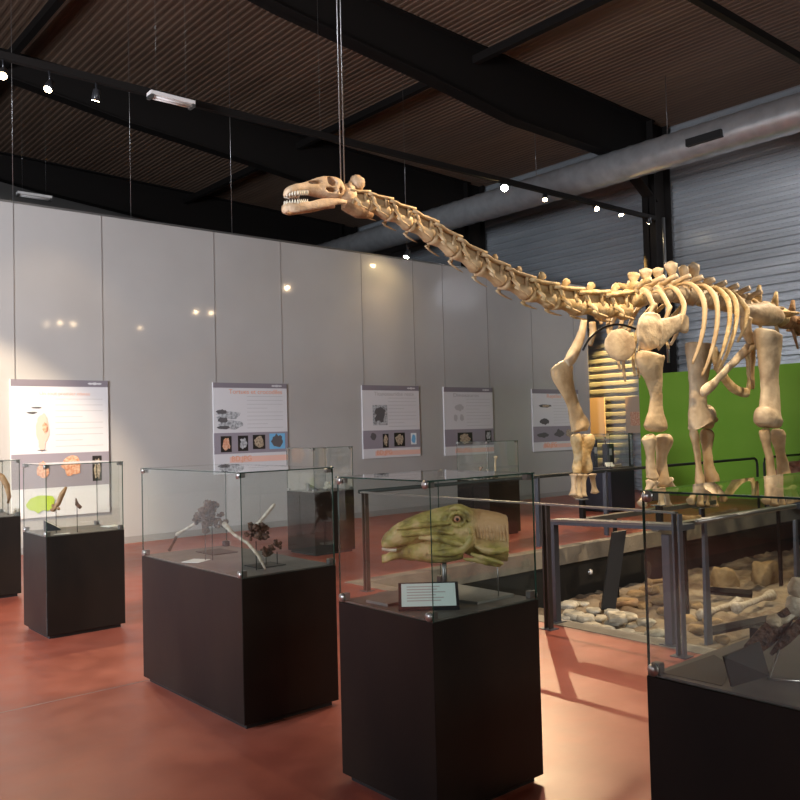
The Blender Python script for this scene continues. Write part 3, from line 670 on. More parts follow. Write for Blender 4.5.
def poster(px0, px1, pyt, pyb, label, title, tcol, fr, pics, drawing, title_x=(.38, .9), foot=True):
    """fr: (header, white end, band end) as fractions from the top"""
    A = onY(px0, pyt, YP-.03); Bq = onY(px1, pyt, YP-.03); C = onY(px0, pyb, YP-.03)
    x0, x1, z1, z0 = A.x, Bq.x, A.z, C.z; W = x1-x0; H = z1-z0; y = YP-.03
    t = thing('information_poster', label, 'poster', ((x0+x1)/2, YP, z0), 'information posters on the grey partition')
    bm = B(); box(bm, x0, x1, y, YP-.001, z0, z1); part('board', bm, 'white', t, False)
    def rect(name, a, b_, c, d, m, k=.002):
        bm = B(); box(bm, x0+W*a, x0+W*b_, y-k, y, z1-H*d, z1-H*c); return part(name, bm, m, t, False)
    rect('header_strip', 0, 1, 0, fr[0], 'bar')
    rect('photo_band', 0, 1, fr[1], fr[2], 'band')
    if foot: rect('footer_strip', .2, 1, fr[2]+.035, min(1, fr[2]+.10), 'peach')
    bm = B(); zc = z1-H*fr[0]*.5
    for i, (dx, rx, rz) in enumerate(((-.06, .03, .010), (-.015, .028, .014), (.03, .03, .010))): blob(bm, x0+W*(.87+dx), zc, rx*W, rz*W, y-.003, 12, .3, i)
    part('emblem', bm, 'white', t, False)
    sz = W*.075; text_mesh(title, sz, tcol, x0+W*title_x[0], z1-H*(fr[0]+.08*fr[1]/.68), y-.003, t, W*(title_x[1]-title_x[0]))
    bm = B(); lx = .44; n = 9; top = fr[0]+.17*(fr[1]); bot = fr[1]-.05
    for i in range(n):
        zc = z1-H*(top+(bot-top)*i/(n-1)); e_ = .94 if i % 4 != 3 else .72
        box(bm, x0+W*lx, x0+W*e_, y-.003, y-.001, zc-.0035, zc+.0035)
    part('text_lines', bm, 'inkgrey', t, False)
    for (a, b_, c, d, bg, fg) in pics:
        p = rect('photo', a, b_, c, d, bg, .004)
        if fg:
            bm = B(); blob(bm, x0+W*(a+b_)/2, z1-H*(c+d)/2, W*(b_-a)*.36, H*(d-c)*.40, y-.006, 18, .5, a*50)
            o = obj('photo_subject', bm, fg, None, False)
            off = Vector(p.location)+Vector(t.location); o.data.transform(Matrix.Translation(-off)); o.parent = p
    for k1, dr in enumerate(drawing):
        for k2, (cx, cz, rx, rz) in enumerate(dr[1]):
            bm = B(); blob(bm, x0+W*cx, z1-H*cz, W*rx, H*rz, y-.004-.0012*(k1*3+k2), 18, .45, cx*30+cz*7); part('illustration', bm, dr[0], t, False)
    for e_ in (.045, .955):
        bm = B(); box(bm, x0+W*e_-.0025, x0+W*e_+.0025, YP-.012, YP-.006, z1-.01, HW-.001); part('hanging_wire', bm, 'seam', t, False)
    if foot: text_mesh('BD.JPG', W*.09, 'orange', x0+W*.22, z1-H*(min(.985, fr[2]+.085)), y-.004, t, W*.26, 'footer_text')
    return t
poster(10.3, 107.8, 379, 520, 'large bright poster with a drawn hand, leftmost on the partition, spotlit', 'Un tout premier oiseau', 'peach', (.05, .54, .79),
       [(.82, .92, .57, .76, 'photo', 'photobone')], [('peach', [(.31, .37, .07, .10), (.31, .30, .05, .05), (.30, .47, .035, .05)]), ('inkdark', [(.25, .205, .05, .006), (.2, .24, .05, .006), (.3, .515, .05, .003)]), ('photored', [(.60, .64, .09, .07), (.3, .66, .06, .06), (.33, .35, .025, .035)]), ('lime', [(.28, .90, .14, .06)])], (.28, .8), False)
poster(213, 286.5, 382.5, 475, 'poster with a grey skull drawing and a blue photo, second from the left', 'Tortues et crocodiles', 'orange', (.055, .55, .78),
       [(.085, .225, .585, .76, 'photo', 'photored'), (.31, .445, .585, .755, 'photo', 'photogrey'), (.51, .68, .58, .74, 'photo', 'photobone'), (.74, .96, .57, .745, 'sky', 'inkdark')],
       [('photogrey', [(.2, .36, .16, .045), (.22, .46, .17, .05)]), ('inkdark', [(.10, .32, .07, .025), (.12, .41, .07, .03), (.12, .49, .08, .02)])], (.2, .93))
poster(361.9, 418.7, 385, 459, 'poster with one grey vignette photo at its left, third from the left', 'Titanosauridae reste', 'inkgrey', (.07, .62, .87),
       [(.17, .42, .27, .55, 'photogrey', 'inkdark'), (.33, .43, .67, .86, 'photo', 'photobone'), (.53, .72, .66, .85, 'photo', 'photobone'), (.83, .93, .67, .83, 'paper', 'sky')],
       [('inkdark', [(.17, .70, .05, .05)])], (.2, .9))
poster(443.5, 492.2, 387, 456, 'poster with faint drawing and two dark photos, fourth from the left', 'Dinosaures', 'inkgrey', (.07, .62, .87),
       [(.25, .55, .67, .85, 'photo', 'photobone'), (.82, .95, .65, .80, 'photo', 'photogrey')], [('inkgrey', [(.30, .30, .09, .05), (.22, .45, .04, .05), (.34, .45, .04, .05)])], (.18, .7))
poster(531.9, 578, 389, 452, 'poster partly hidden by the skeleton foreleg, rightmost on the partition', 'Reptiles marins', 'orange', (.07, .60, .85),
       [], [('inkdark', [(.26, .27, .14, .025), (.24, .52, .10, .05), (.2, .74, .12, .04), (.55, .72, .10, .06)]), ('photobone', [(.27, .27, .08, .02), (.8, .72, .12, .07)])], (.3, .9))

# ------------------------------------------------------------------ info panels by the ribbed wall
def stand_sign(px0, px1, pyt, pyb, X, label, pic=None, legs=True):
    a = onX(px0, pyt, X); b_ = onX(px1, pyt, X); c = onX(px0, pyb, X)
    t = thing('exhibit_sign', label, 'sign', (X, (a.y+b_.y)/2, 0))
    bm = B(); box(bm, X, X+.03, b_.y, a.y, c.z, a.z); part('board', bm, 'streak', t, False)
    for y in (a.y-.04, b_.y+.04):
        bm = B(); tube(bm, [(X+.05, y, 0), (X+.05, y, a.z)], .02, 8); part('post', bm, 'black', t)
    if pic:
        bm = B(); y0, y1 = b_.y, a.y; z0, z1 = c.z, a.z
        box(bm, X-.004, X, y0+(y1-y0)*.08, y0+(y1-y0)*.7, z0+(z1-z0)*.2, z0+(z1-z0)*.58); part('photo', bm, 'photored', t, False)
    return t
stand_sign(589, 604, 398, 437, 17.0, 'narrow pale panel on black posts against the lit ribbed wall')
stand_sign(625, 641, 397, 433, 17.15, 'pale panel with a brown picture at the edge of the green wall', True)

# ------------------------------------------------------------------ excavation pit
rnd = random.Random(5)
def bed(x, y):
    nx = max(0, 1-(x-PX)/1.1)
    z = -.68+.42*nx**1.3+.07*noise.noise(Vector((x*.9, y*.9, 3)))+.035*noise.noise(Vector((x*3.1, y*3.1, 1)))
    z += .05*noise.noise(Vector((x*7, y*7, 9)))
    return z
bm = B(); nx_, ny_ = 190, 180; g = [[None]*(ny_+1) for _ in range(nx_+1)]
for i in range(nx_+1):
    for j in range(ny_+1):
        x = PX+(PX1-PX)*i/nx_; y = PY0+(PY-PY0)*j/ny_; g[i][j] = bm.verts.new((x, y, bed(x, y)))
for i in range(nx_):
    for j in range(ny_): bm.faces.new((g[i][j], g[i+1][j], g[i+1][j+1], g[i][j+1]))
struct('pit_ground', bm, 'sand', True)
def rock(px, py, r, m, label, name='rock', cat='rock', group=None, fl=.45, x=None):
    p = None; d = ray(px, py); s = 3.0
    while s < 25:
        q = O+d*s
        if PX < q.x < PX1 and q.z < bed(q.x, q.y)+r*fl*.4: p = q; break
        s += .01
    if p is None: return
    p.x = max(p.x, PX+r*1.15+.03); p.y = min(p.y, PY-r*1.15-.03)
    p.z = bed(p.x, p.y)+r*fl*.35
    bm = B(); a = rnd.uniform(0, pi); g_ = bmesh.ops.create_icosphere(bm, subdivisions=3, radius=1)
    kx, ky = rnd.uniform(.8, 1.15), rnd.uniform(.5, .9); seed = Vector((px*.37, py*.71, 0))
    for v in bm.verts:
        q = v.co.normalized(); k = 1+.30*noise.noise(q*1.3+seed)+.10*noise.noise(q*4+seed); q = Vector((q.x*kx, q.y*ky, max(-.8, min(.75, q.z*1.2))*fl))*r*k
        v.co = Vector((q.x*cos(a)-q.y*sin(a), q.x*sin(a)+q.y*cos(a), q.z))+p
    tag(recenter(obj(name, bm, m)), label, cat, group)
G1 = 'loose limestone rocks along the near edge of the dig'
ORD = 'first second third fourth fifth sixth seventh eighth ninth tenth eleventh twelfth thirteenth fourteenth fifteenth sixteenth seventeenth eighteenth nineteenth twentieth'.split()
r1 = [(562, 618, .10), (568, 605, .13), (573, 615, .14), (580, 604, .10), (584, 618, .15), (592, 626, .12), (594, 611, .10), (601, 619, .12), (606, 629, .11), (612, 612, .10), (616, 623, .14), (624, 633, .12), (628, 617, .12), (634, 626, .10), (640, 636, .11), (646, 622, .12), (655, 634, .12), (663, 642, .10), (674, 640, .12), (686, 650, .11)]
for k, (px, py, r) in enumerate(r1): rock(px, py, r*1.15, 'rock', 'pale limestone rock at the near edge of the dig, %s from the left' % ORD[k], group=G1, fl=.34)
r2 = [(626, 602, .13), (636, 594, .12), (645, 606, .13), (650, 590, .14), (660, 600, .14), (668, 612, .13), (676, 592, .12), (684, 620, .15), (693, 606, .14), (700, 630, .13), (712, 622, .12), (722, 640, .12)]
for k, (px, py, r) in enumerate(r2): rock(px, py, r*1.1, 'rocky', 'ochre rock slab further inside the dig, %s from the left' % ORD[k], group='ochre slabs in the dig', fl=.4)
rock(725, 580, .17, 'rocky', 'upright yellowish boulder seen through the right case', fl=1.35)
rock(765, 574, .24, 'rocky', 'pointed ochre mound seen through the right case', fl=1.0)
# countable fossils lying in the pit
def pitbone(px0, py0, px1, py1, r, m, label, lift=.06):
    P = []
    for px, py in ((px0, py0), (px1, py1)):
        d = ray(px, py); s = 3.0; p = O+d*12
        while s < 25:
            q = O+d*s
            if q.x > PX and q.z < bed(q.x, q.y)+r: p = q; break
            s += .01
        P.append(Vector((max(p.x, PX+r+.05), min(p.y, PY-r-.1), bed(p.x, p.y)+r+lift)))
    bm = B(); bone(bm, P[0], P[1], r*1.2, r*.6, r*1.25, .012); tag(recenter(obj('fossil_bone', bm, m)), label, 'fossil')
pitbone(600, 606, 638, 603, .05, 'boned', 'brown knobbed bone lying behind the pale rocks', 0)
pitbone(648, 575+8, 676, 579, .05, 'rocky', 'ochre bone lying in the pit left of the grey post', 0)
pitbone(700, 617, 740, 604, .06, 'fossilw', 'pale grey bone lying in the pit right of the grey post', .02)
pitbone(735, 614, 772, 600, .06, 'fossilw', 'pale grey knobbly bone in front of the dark timber')
for (px0, py0, px1, py1, l) in ((704, 590, 752, 594, 'long dark timber lying on the dig floor, rear one'), (706, 632, 776, 618, 'long dark timber lying on the dig floor, front one')):
    a = onZ(px0, py0, -.56); b_ = onZ(px1, py1, -.56); bm = B(); loft(bm, [a, b_], .04, .05, (0, 0, 1), 4); tag(recenter(obj('timber', bm, 'beam', None, False)), l, 'timber')
# flat stone plate and leaning black post
q = onZ(617, 610, -.52); bm = B(); box(bm, q.x-.2, q.x+.2, q.y-.10, q.y+.10, q.z-.10, q.z-.05); bmesh.ops.rotate(bm, verts=bm.verts[:], cent=q, matrix=Matrix.Rotation(.7, 3, 'Z')); bevel(bm, .01, 1); tag(recenter(obj('stone_plate', bm, 'rock', None, False)), 'flat grey stone plate at the foot of the leaning black post', 'stone')
a = onZ(608, 609, -.65); dd = (a-O).dot(fv); b_ = cam(619, 532, dd)
bm = B(); s_ = ra*.085; fz = fa*.03
vv = [bm.verts.new(p) for p in (a-s_-fz, a+s_-fz, a+s_+fz, a-s_+fz, b_-s_-fz, b_+s_-fz+Vector((0, 0, .02)), b_+s_+fz+Vector((0, 0, .02)), b_-s_+fz)]
for f in ((0,3,2,1),(4,5,6,7),(0,1,5,4),(1,2,6,5),(2,3,7,6),(3,0,4,7)): bm.faces.new([vv[i] for i in f])
tag(recenter(obj('leaning_post', bm, 'black', None, False)), 'black leaning board standing in the excavation behind the grey railing', 'post')
# small lamp on the far lining
q = onY(591, 572, PY-.02); t = thing('pit_lamp', 'small round pale lamp on the black back lining of the pit', 'lamp', (q.x, PY, q.z))
bm = B(); disc(bm, (q.x, PY-.012, q.z), (0, 1, 0), .04, .024); part('rim', bm, 'chrome', t)
bm = B(); ball(bm, (q.x, PY-.026, q.z), (.028, .012, .028), 2); part('bulb', bm, 'tube', t)

# ------------------------------------------------------------------ railings
def flat_post(bm, x, y, z0, z1, sx, sy): box(bm, x-sx, x+sx, y-sy, y+sy, z0, z1)
# near railing along the pit edge (runs towards the camera)
RX = PX-.30; RZ = .985
def yOn(px, X): return onX(px, 500, X).y
t = thing('pit_railing', 'brown-grey steel railing with a flat top rail along the near edge of the excavation', 'railing', (RX, 5, 0), 'railings')
ya, yb = yOn(363, RX), yOn(676, RX)
bm = B(); box(bm, RX-.02, RX+.02, yb, ya+.02, RZ-.014, RZ); part('top_rail', bm, 'raillight', t, False)
for px, m_ in ((365, 'railrust'), (545, 'railrust'), (676, 'rail')):
    y = yOn(px, RX)
    for s in (-.022, .022):
        bm = B(); flat_post(bm, RX, y+s, .006, RZ-.014, .022, .007); part('post', bm, m_, t, False)
    bm = B(); box(bm, RX-.05, RX+.05, y-.06, y+.06, 0, .006); part('foot_plate', bm, 'rail', t, False)
# far railing running away along the far pit edge
FY = PY+.32
t = thing('pit_railing', 'thin dark tube railing behind the skeleton legs with rounded ends', 'railing', (9, FY, 0), 'railings')
x0, x1, x2 = onY(359, 489, FY).x, onY(757, 460, FY).x, onY(764, 460, FY).x
RZ2 = onY(640, 468, FY).z
bm = B(); tube(bm, [(x0, FY, RZ2), (x1-.1, FY, RZ2), (x1-.03, FY, RZ2-.03), (x1, FY, RZ2-.1), (x1, FY, 0)], .022, 8); part('top_rail', bm, 'darkgreenrail', t)
bm = B(); tube(bm, [(16.5, FY, RZ2), (x2+.1, FY, RZ2), (x2+.03, FY, RZ2-.03), (x2, FY, RZ2-.1), (x2, FY, 0)], .022, 8); part('top_rail', bm, 'darkgreenrail', t)
for px in (365, 537, 605, 700):
    x = onY(px, 480, FY).x; bm = B(); flat_post(bm, x, FY, 0, RZ2, .02, .03); part('post', bm, 'rail', t, False)
# low grey desk frame in front (information rail)
t = thing('desk_railing', 'grey box-section railing with a sloping flat top in front of the pit rocks', 'railing', (RX, 4, 0), 'railings')
X2 = PX-.08
y1 = onX(553, 520, X2).y; y0 = onX(684, 524, X2).y; z = onX(553, 521, X2).z
zA = onX(553, 519.5, X2).z; zB = onX(684, 525, X2).z; z = min(zA, zB)
def slant(bm, x0, x1, d0, d1):
    v = [bm.verts.new(p) for p in ((x0, y0, zB+d0), (x1, y0, zB+d0), (x1, y1+.03, zA+d0), (x0, y1+.03, zA+d0), (x0, y0, zB+d1), (x1, y0, zB+d1), (x1, y1+.03, zA+d1), (x0, y1+.03, zA+d1))]
    for f in ((0,3,2,1),(4,5,6,7),(0,1,5,4),(1,2,6,5),(2,3,7,6),(3,0,4,7)): bm.faces.new([v[i] for i in f])
bm = B(); slant(bm, X2-.03, X2+.14, -.04, 0); part('top_plate', bm, 'rail', t, False)
bm = B(); slant(bm, X2-.035, X2-.03, -.014, .004); part('edge_strip', bm, 'raillight', t, False)
for y in (y1, onX(668, 560, X2).y):
    bm = B(); flat_post(bm, X2, y, .01, z-.04, .03, .03); part('post', bm, 'rail', t, False)
    bm = B(); box(bm, X2-.06, X2+.06, y-.06, y+.06, 0, .01); part('foot_plate', bm, 'rail', t, False)
# crossing rail to the right over the pit, with tapered posts
t = thing('bridge_railing', 'grey railing with tapering posts and a pale tube, seen through the right case', 'railing', (7, y0, 0), 'railings')
p0 = onX(683, 524, X2); p1 = cam(795, 506, 5.4+1.9)
yy = p0.y
p1 = onY(795, 506, yy)
bm = B(); tube(bm, [p0+Vector((.18, 0, 0)), p1], .018, 8); part('top_rail', bm, 'raillight', t)
for px, pyb in ((704, 646), (795, 600)):
    q = onY(px, 520, yy); zb = onZ(px, pyb, 0).z
    zt_ = q.z; zb = max(-.6, onY(px, pyb, yy).z)
    bm = B(); v = [bm.verts.new(p) for p in ((q.x-.04, yy-.012, zb), (q.x+.04, yy-.012, zb), (q.x+.04, yy+.012, zb), (q.x-.04, yy+.012, zb), (q.x-.018, yy-.012, zt_), (q.x+.018, yy-.012, zt_), (q.x+.018, yy+.012, zt_), (q.x-.018, yy+.012, zt_))]
    for f in ((0,3,2,1),(4,5,6,7),(0,1,5,4),(1,2,6,5),(2,3,7,6),(3,0,4,7)): bm.faces.new([v[i] for i in f])
    part('post', bm, 'rail', t, False)
# ------------------------------------------------------------------ sauropod skeleton
YS, YL, YR_ = 6.15, 5.55, 6.72
sk = thing('sauropod_skeleton', 'huge mounted cream sauropod skeleton with a long raised neck, standing over the excavation', 'skeleton', (10, YS, .5))
def S(px, py, Y=YS): return onY(px, py, Y)
# --- skull
DS = YS
def Q(u, v, off=0): p = onY(272.5+u/8.889, 165+v/8.889, YS); return p+Vector((0, off, 0))
def prof_loft(bm, st, n=20, pw=.85):
    st = spline(st, 34); rings = []
    for u, vt, vb, hw in st:
        a = Q(u, vt); b_ = Q(u, vb); c = (a+b_)/2; hz = (a-b_).length/2; ring = []
        for j in range(n):
            th = 2*pi*j/n; cs, sn = cos(th), sin(th)
            ring.append(bm.verts.new(c+Vector((0, .8*hw*math.copysign(abs(cs)**pw, cs), hz*math.copysign(abs(sn)**pw, sn)))))
        rings.append(ring)
    for a, b_ in zip(rings, rings[1:]):
        for j in range(n): bm.faces.new((a[j], a[(j+1) % n], b_[(j+1) % n], b_[j]))
    bm.faces.new(rings[0]); bm.faces.new(rings[-1])
bm = B()
prof_loft(bm, [(110, 235, 280, .035), (130, 200, 272, .06), (180, 175, 262, .075), (260, 160, 258, .08), (340, 135, 272, .085), (400, 112, 285, .09), (460, 102, 300, .1), (530, 108, 312, .105), (575, 125, 310, .10), (605, 165, 290, .08), (620, 205, 262, .05)])
cut = B()
def hole(u, v, ru, rv_, tilt=0):
    c = Q(u, v); g_ = bmesh.ops.create_icosphere(cut, subdivisions=3, radius=1); s_ = Q(u+1, v).x-Q(u, v).x
    for v_ in g_['verts']:
        x, y, z = v_.co; x *= ru*s_; z *= rv_*s_; x, z = x*cos(tilt)-z*sin(tilt), x*sin(tilt)+z*cos(tilt)
        v_.co = c+Vector((x, y*.3, z))
hole(488, 160, 44, 40); hole(350, 165, 62, 17, .2); hole(480, 236, 52, 18); hole(562, 240, 18, 24)
bm = boolean(bm, cut)
for v in bm.verts: v.co += noise.noise_vector(v.co*30)*.004
skl = part('skull', bm, 'skull', sk)
bm = B()
for s in (-1, 1):
    st = spline([(125, 385, .03), (180, 390, .06), (290, 380, .08), (400, 360, .09), (520, 345, .095), (600, 350, .09)], 20)
    hh = spline([(38,), (40,), (34,), (38,), (26,), (16,)], 20)
    k = Q(1, 0).x-Q(0, 0).x
    loft(bm, [Q(u, v, s*o) for u, v, o in st], [.018]*20, [h[0]*k for h in hh], (0, 0, 1), 10)
loft(bm, [Q(128, 385, -.04), Q(122, 385, 0), Q(128, 385, .04)], [.03]*3, [38*(Q(1, 0).x-Q(0, 0).x)]*3, (0, 0, 1), 10)
part('lower_jaw', bm, 'skull', sk)
for nm, v0, dz in (('upper_teeth', 262, -1), ('lower_teeth', 345, 1)):
    for s in (-1, 1):
        bm = B()
        for i in range(10):
            u = 118+i*17; q = Q(u, v0-(i*.8 if dz < 0 else -i*.3), s*(.02+.05*min(1, i/4))); loft(bm, [q-Vector((0, 0, dz*.012)), q+Vector((0, 0, dz*.008)), q+Vector((0, 0, dz*.030))], [.0085, .009, .002], None, (1, 0, 0), 6)
        part(nm, bm, 'tooth', sk)
# --- neck vertebrae
neckpts = [(348, 197, .085), (366, 201, .10), (387, 208.5, .11), (409, 219, .115), (431, 231.5, .118), (454, 246.5, .12), (478, 262.5, .125), (502, 276, .132), (527, 288, .14), (551, 295.5, .15), (576, 301, .16), (602, 304, .17), (626, 305, .18)]
def vertebra(a, b_, h, m, spine=.0, name='neck_vertebra', rib=True, wide=1.0):
    a, b_ = Vector(a), Vector(b_); d = b_-a; L = d.length; dn = d.normalized(); up = Vector((0, 1, 0)).cross(dn); up = up if up.z > 0 else -up; sd = Vector((0, 1, 0))
    bm = B()
    def P(f, y, z): return a+d*f+sd*y+up*z
    # centrum, hollowed waist
    loft(bm, [P(f, 0, -.25*h) for f in (.02, .08, .2, .45, .72, .9, 1.0)], [h*k*wide for k in (.30, .42, .34, .24, .32, .46, .40)], [h*k for k in (.30, .40, .36, .27, .34, .44, .38)], up, 12, 0, .006)
    loft(bm, [P(f, 0, .08*h) for f in (.0, .1, .5, .9, 1.02)], [h*k for k in (.22, .26, .17, .25, .22)], [h*k for k in (.34, .38, .36, .42, .38)], up, 12, 0, .008)
    # neural arch: two lateral laminae and a roof
    for s in (-1, 1):
        loft(bm, [P(-.10, s*h*.38, .30*h), P(.12, s*h*.42, .34*h), P(.4, s*h*.26, .40*h), P(.75, s*h*.34, .45*h), P(1.06, s*h*.36, .52*h)], [h*.13, h*.13, h*.09, h*.11, h*.10], [h*.09]*5, up, 8, 0, .006)
        loft(bm, [P(.10, s*h*.36, .32*h), P(.22, s*h*.34, .05*h), P(.30, s*h*.38, -.25*h)], [h*.08]*3, [h*.10]*3, dn, 8, 0, .004)
        loft(bm, [P(.78, s*h*.30, .42*h), P(.80, s*h*.26, .1*h), P(.82, s*h*.32, -.15*h)], [h*.07]*3, [h*.11]*3, dn, 8, 0, .004)
        loft(bm, [P(.15, s*h*.42, -.12*h), P(.3, s*h*.62*wide, -.38*h), P(.34, s*h*.66*wide, -.62*h)], [h*.09, h*.08, h*.05], [h*.13, h*.10, h*.07], dn, 8, 0, .004)
        if rib: loft(bm, [P(.20, s*h*.62*wide, -.52*h), P(.38, s*h*.64*wide, -.60*h), P(.60, s*h*.62, -.64*h), P(.80, s*h*.56, -.66*h)], [h*.07, h*.06, h*.045, h*.02], None, up, 7)
    loft(bm, [P(.05, 0, .38*h), P(.3, 0, .40*h), P(.7, 0, .48*h), P(.95, 0, .50*h)], [h*.30, h*.27, h*.30, h*.26], [h*.12, h*.11, h*.14, h*.12], up, 9, 0, .006)
    if spine:
        loft(bm, [P(.5, 0, .35*h), P(.55, 0, .55*h+spine*.4), P(.62, 0, .5*h+spine*.8), P(.66, 0, .5*h+spine)], [.035, .032, .05, .02], [h*.24, h*.16, h*.19, h*.05], sd, 9, 0, .006)
    return part(name, bm, m, sk)
for i in range(len(neckpts)-1):
    (ax, ay, ah), (bx_, by, bh) = neckpts[i], neckpts[i+1]
    vertebra(S(ax, ay), S(bx_, by), (ah+bh)/2*1.62, 'bonev' if i > 7 else 'bone', .10 if i > 7 else .05 if i > 5 else .0)
# atlas / axis block behind the skull
bm = B(); a = S(338, 197); b_ = S(352, 195); loft(bm, [a, a.lerp(b_, .5), b_], [.05, .075, .07], [.05, .09, .10], (0, 0, 1), 12, 0, .012); c = S(357, 183); ball(bm, c, (.08, .075, .075), 3, .25, 9); ball(bm, S(349, 190), (.07, .06, .07), 3, .3, 9); part('axis_vertebra', bm, 'skull', sk)
bm = B(); a = S(344, 205); b_ = S(372, 216); loft(bm, [a, a.lerp(b_, .5), b_], [.05, .07, .03], None, (0, 0, 1), 10, 0, .01); part('axis_rib', bm, 'boned', sk)
# --- dorsal vertebrae with tall spines
dors = [(626, 300), (640, 297), (653, 295), (666, 294), (679, 294), (691, 296), (703, 298), (715, 301), (727, 303), (739, 306), (751, 309)]
spn = [(634, 275), (646, 271), (657, 270), (671, 264), (683, 268), (693, 265), (709, 278), (720, 287), (730, 292), (742, 298)]
for i in range(len(dors)-1):
    a, b_ = S(*dors[i]), S(*dors[i+1]); h = .2
    bm = B(); d = b_-a
    loft(bm, [a+d*f for f in (.02, .1, .5, .85, .98)], [.11, .13, .09, .13, .11], None, (0, 0, 1), 12, 0, .012)
    c = a+d*.5
    loft(bm, [c+Vector((0, 0, z)) for z in (.05, .14, .2)], [.10, .08, .08], [.06, .05, .06], (1, 0, 0), 10, 0, .01)
    for s in (-1, 1): loft(bm, [c+Vector((0, s*.03, .12)), c+Vector((0, s*.16, .18)), c+Vector((0, s*.26, .20))], [.05, .035, .04], None, (0, 0, 1), 8, 0, .006)
    tp = S(spn[i][0], spn[i][1]-(3 if i < 6 else 1)); base = c+Vector((0, 0, .14))
    k = (.085, .10, .095, .115, .085, .10, .08, .06, .05, .05)[i]
    loft(bm, [base, base.lerp(tp, .35), base.lerp(tp, .65), base.lerp(tp, .85), tp], [.055, .03, k*.85, k*.95, k*.2], [.05, .04, .07, .075, .02], (0, 1, 0), 10, 0, .014)
    part('back_vertebra', bm, 'bonep' if i > 0 else 'bonev', sk)
# --- ribs (pairs), left side is the near one
ribs = [(632, 293, 646, 318, .36), (642, 291, 661, 330, .42), (654, 288, 672, 345, .50), (666, 284, 694, 364, .60), (679, 286, 704, 376, .64), (690, 288, 716, 370, .66), (700, 290, 720, 372, .66), (708, 292, 739, 342, .58)]
for i, (tx, ty, ex, ey, bulge) in enumerate(ribs):
    for s in (-1, 1):
        top = S(tx+4, ty+4); end_l = S(ex, ey, YS-bulge*.92); dx = end_l.x-top.x; ze = end_l.z
        pts = [(top.x, YS+s*.10, top.z+.02), (top.x+dx*.12, YS+s*bulge*.55, top.z+.0), (top.x+dx*.38, YS+s*bulge*.92, top.z-.16-.1*bulge), (top.x+dx*.62, YS+s*bulge*1.04, top.z+(ze-top.z)*.48), (top.x+dx*.85, YS+s*bulge, top.z+(ze-top.z)*.78), (end_l.x, YS+s*bulge*.88, ze)]
        pts = spline(pts, 22); bm = B()
        W = [.017+.011*sin(pi*min(1, f/21*1.1)) for f in range(22)]; W[-1] = .012
        loft(bm, pts, W, [q*1.25 for q in W], (0, 1, 0), 8, 0, .003); part('rib', bm, 'bone' if i < 5 else 'bonev', sk)
# --- inner fill: sternal plate, shoulder blades
c = S(620, 345, 6.02); rr = .195
bm = B(); ks = 26; dirv = Vector((.87, -.35, 0)).normalized(); nn = Vector((-.35, -.87, 0)).normalized()
g0 = bmesh.ops.create_icosphere(bm, subdivisions=4, radius=1)
for v in bm.verts:
    q = v.co.copy(); rr2 = rr*(1+.06*noise.noise(Vector((q.x, q.z, 0))*3)); v.co = c+dirv*q.x*rr2*1.1+Vector((0, 0, q.z*rr2))+nn*q.y*.035
part('breast_plate', bm, 'bonep', sk)
# left scapula + coracoid
bm = B(); Yq = YL+.05
g0 = bmesh.ops.create_icosphere(bm, subdivisions=4, radius=1); c = S(650, 331, Yq); rx = (S(664, 331, Yq)-S(636, 331, Yq)).length/2; rz = (S(650, 312, Yq).z-S(650, 350, Yq).z)/2
for v in bm.verts:
    q = v.co.copy(); q.x = math.copysign(abs(q.x)**.8, q.x); q.z = math.copysign(abs(q.z)**.8, q.z); v.co = c+Vector((q.x*rx, -.0+q.x*.02+q.y*.05, q.z*rz+q.x*.04))+noise.noise_vector(q*2)*.015
part('coracoid', bm, 'bonep', sk)
bm = B(); st = spline([(655, 336, 17), (664, 330, 13), (676, 324, 9), (680, 323, 10), (685, 324, 11), (688, 325, 8)], 16)
loft(bm, [S(a_, b__, YL+.07+.02*i/15) for i, (a_, b__, c_) in enumerate(st)], [.022]*15+[.012], [q[2]*.0112 for q in st], (0, 0, 1), 14, 0, .006); part('scapula', bm, 'bonep', sk)
# right scapula seen edge-on
bm = B(); Yq = YR_-.05
st = spline([(584, 320, 4), (582, 332, 5), (577, 346, 6.5), (571, 358, 7), (566, 364, 5)], 14)
loft(bm, [S(a_, b__, Yq) for a_, b__, c_ in st], [q[2]*.0115 for q in st], [q[2]*.011*.7 for q in st], (0, 1, 0), 12, 0, .006); part('scapula', bm, 'bonep', sk)
bm = B(); st = spline([(592, 322, 4), (593, 332, 4), (590, 345, 3)], 8)
loft(bm, [S(a_, b__, Yq-.12) for a_, b__, c_ in st], [q[2]*.011 for q in st], None, (0, 1, 0), 10, 0, .006); part('coracoid', bm, 'bone', sk)
# rim of chest pipe
bm = B(); tube(bm, [S(*p, 6.3) for p in spline([(583, 350), (590, 338), (603, 328), (617, 324.5), (630, 327), (640, 331)], 24)], .014, 8); part('mounting_tube', bm, 'black', sk)
def limb(name, rows, Y, m, depth=.62, jit=.006, lean=0):
    """rows: px, py, half width in px"""
    st = spline(rows, 44); bm = B(); sc_ = (S(rows[0][0]+10, rows[0][1], Y)-S(rows[0][0], rows[0][1], Y)).length/10*.80
    n = len(st); st = [(*q[:2], q[2]*({0: .4, 1: .78, 2: .94}.get(min(i, n-1-i), 1))) for i, q in enumerate(st)]
    loft(bm, [S(q[0], q[1], Y+lean*i/(n-1)) for i, q in enumerate(st)], [max(.6, q[2])*sc_*1.05 for q in st], [max(.6, q[2])*sc_*depth for q in st], (0, 1, 0), 26, 0, 0)
    for v in bm.verts: v.co += noise.noise_vector(v.co*6)*.012+noise.noise_vector(v.co*22)*.005
    return bm
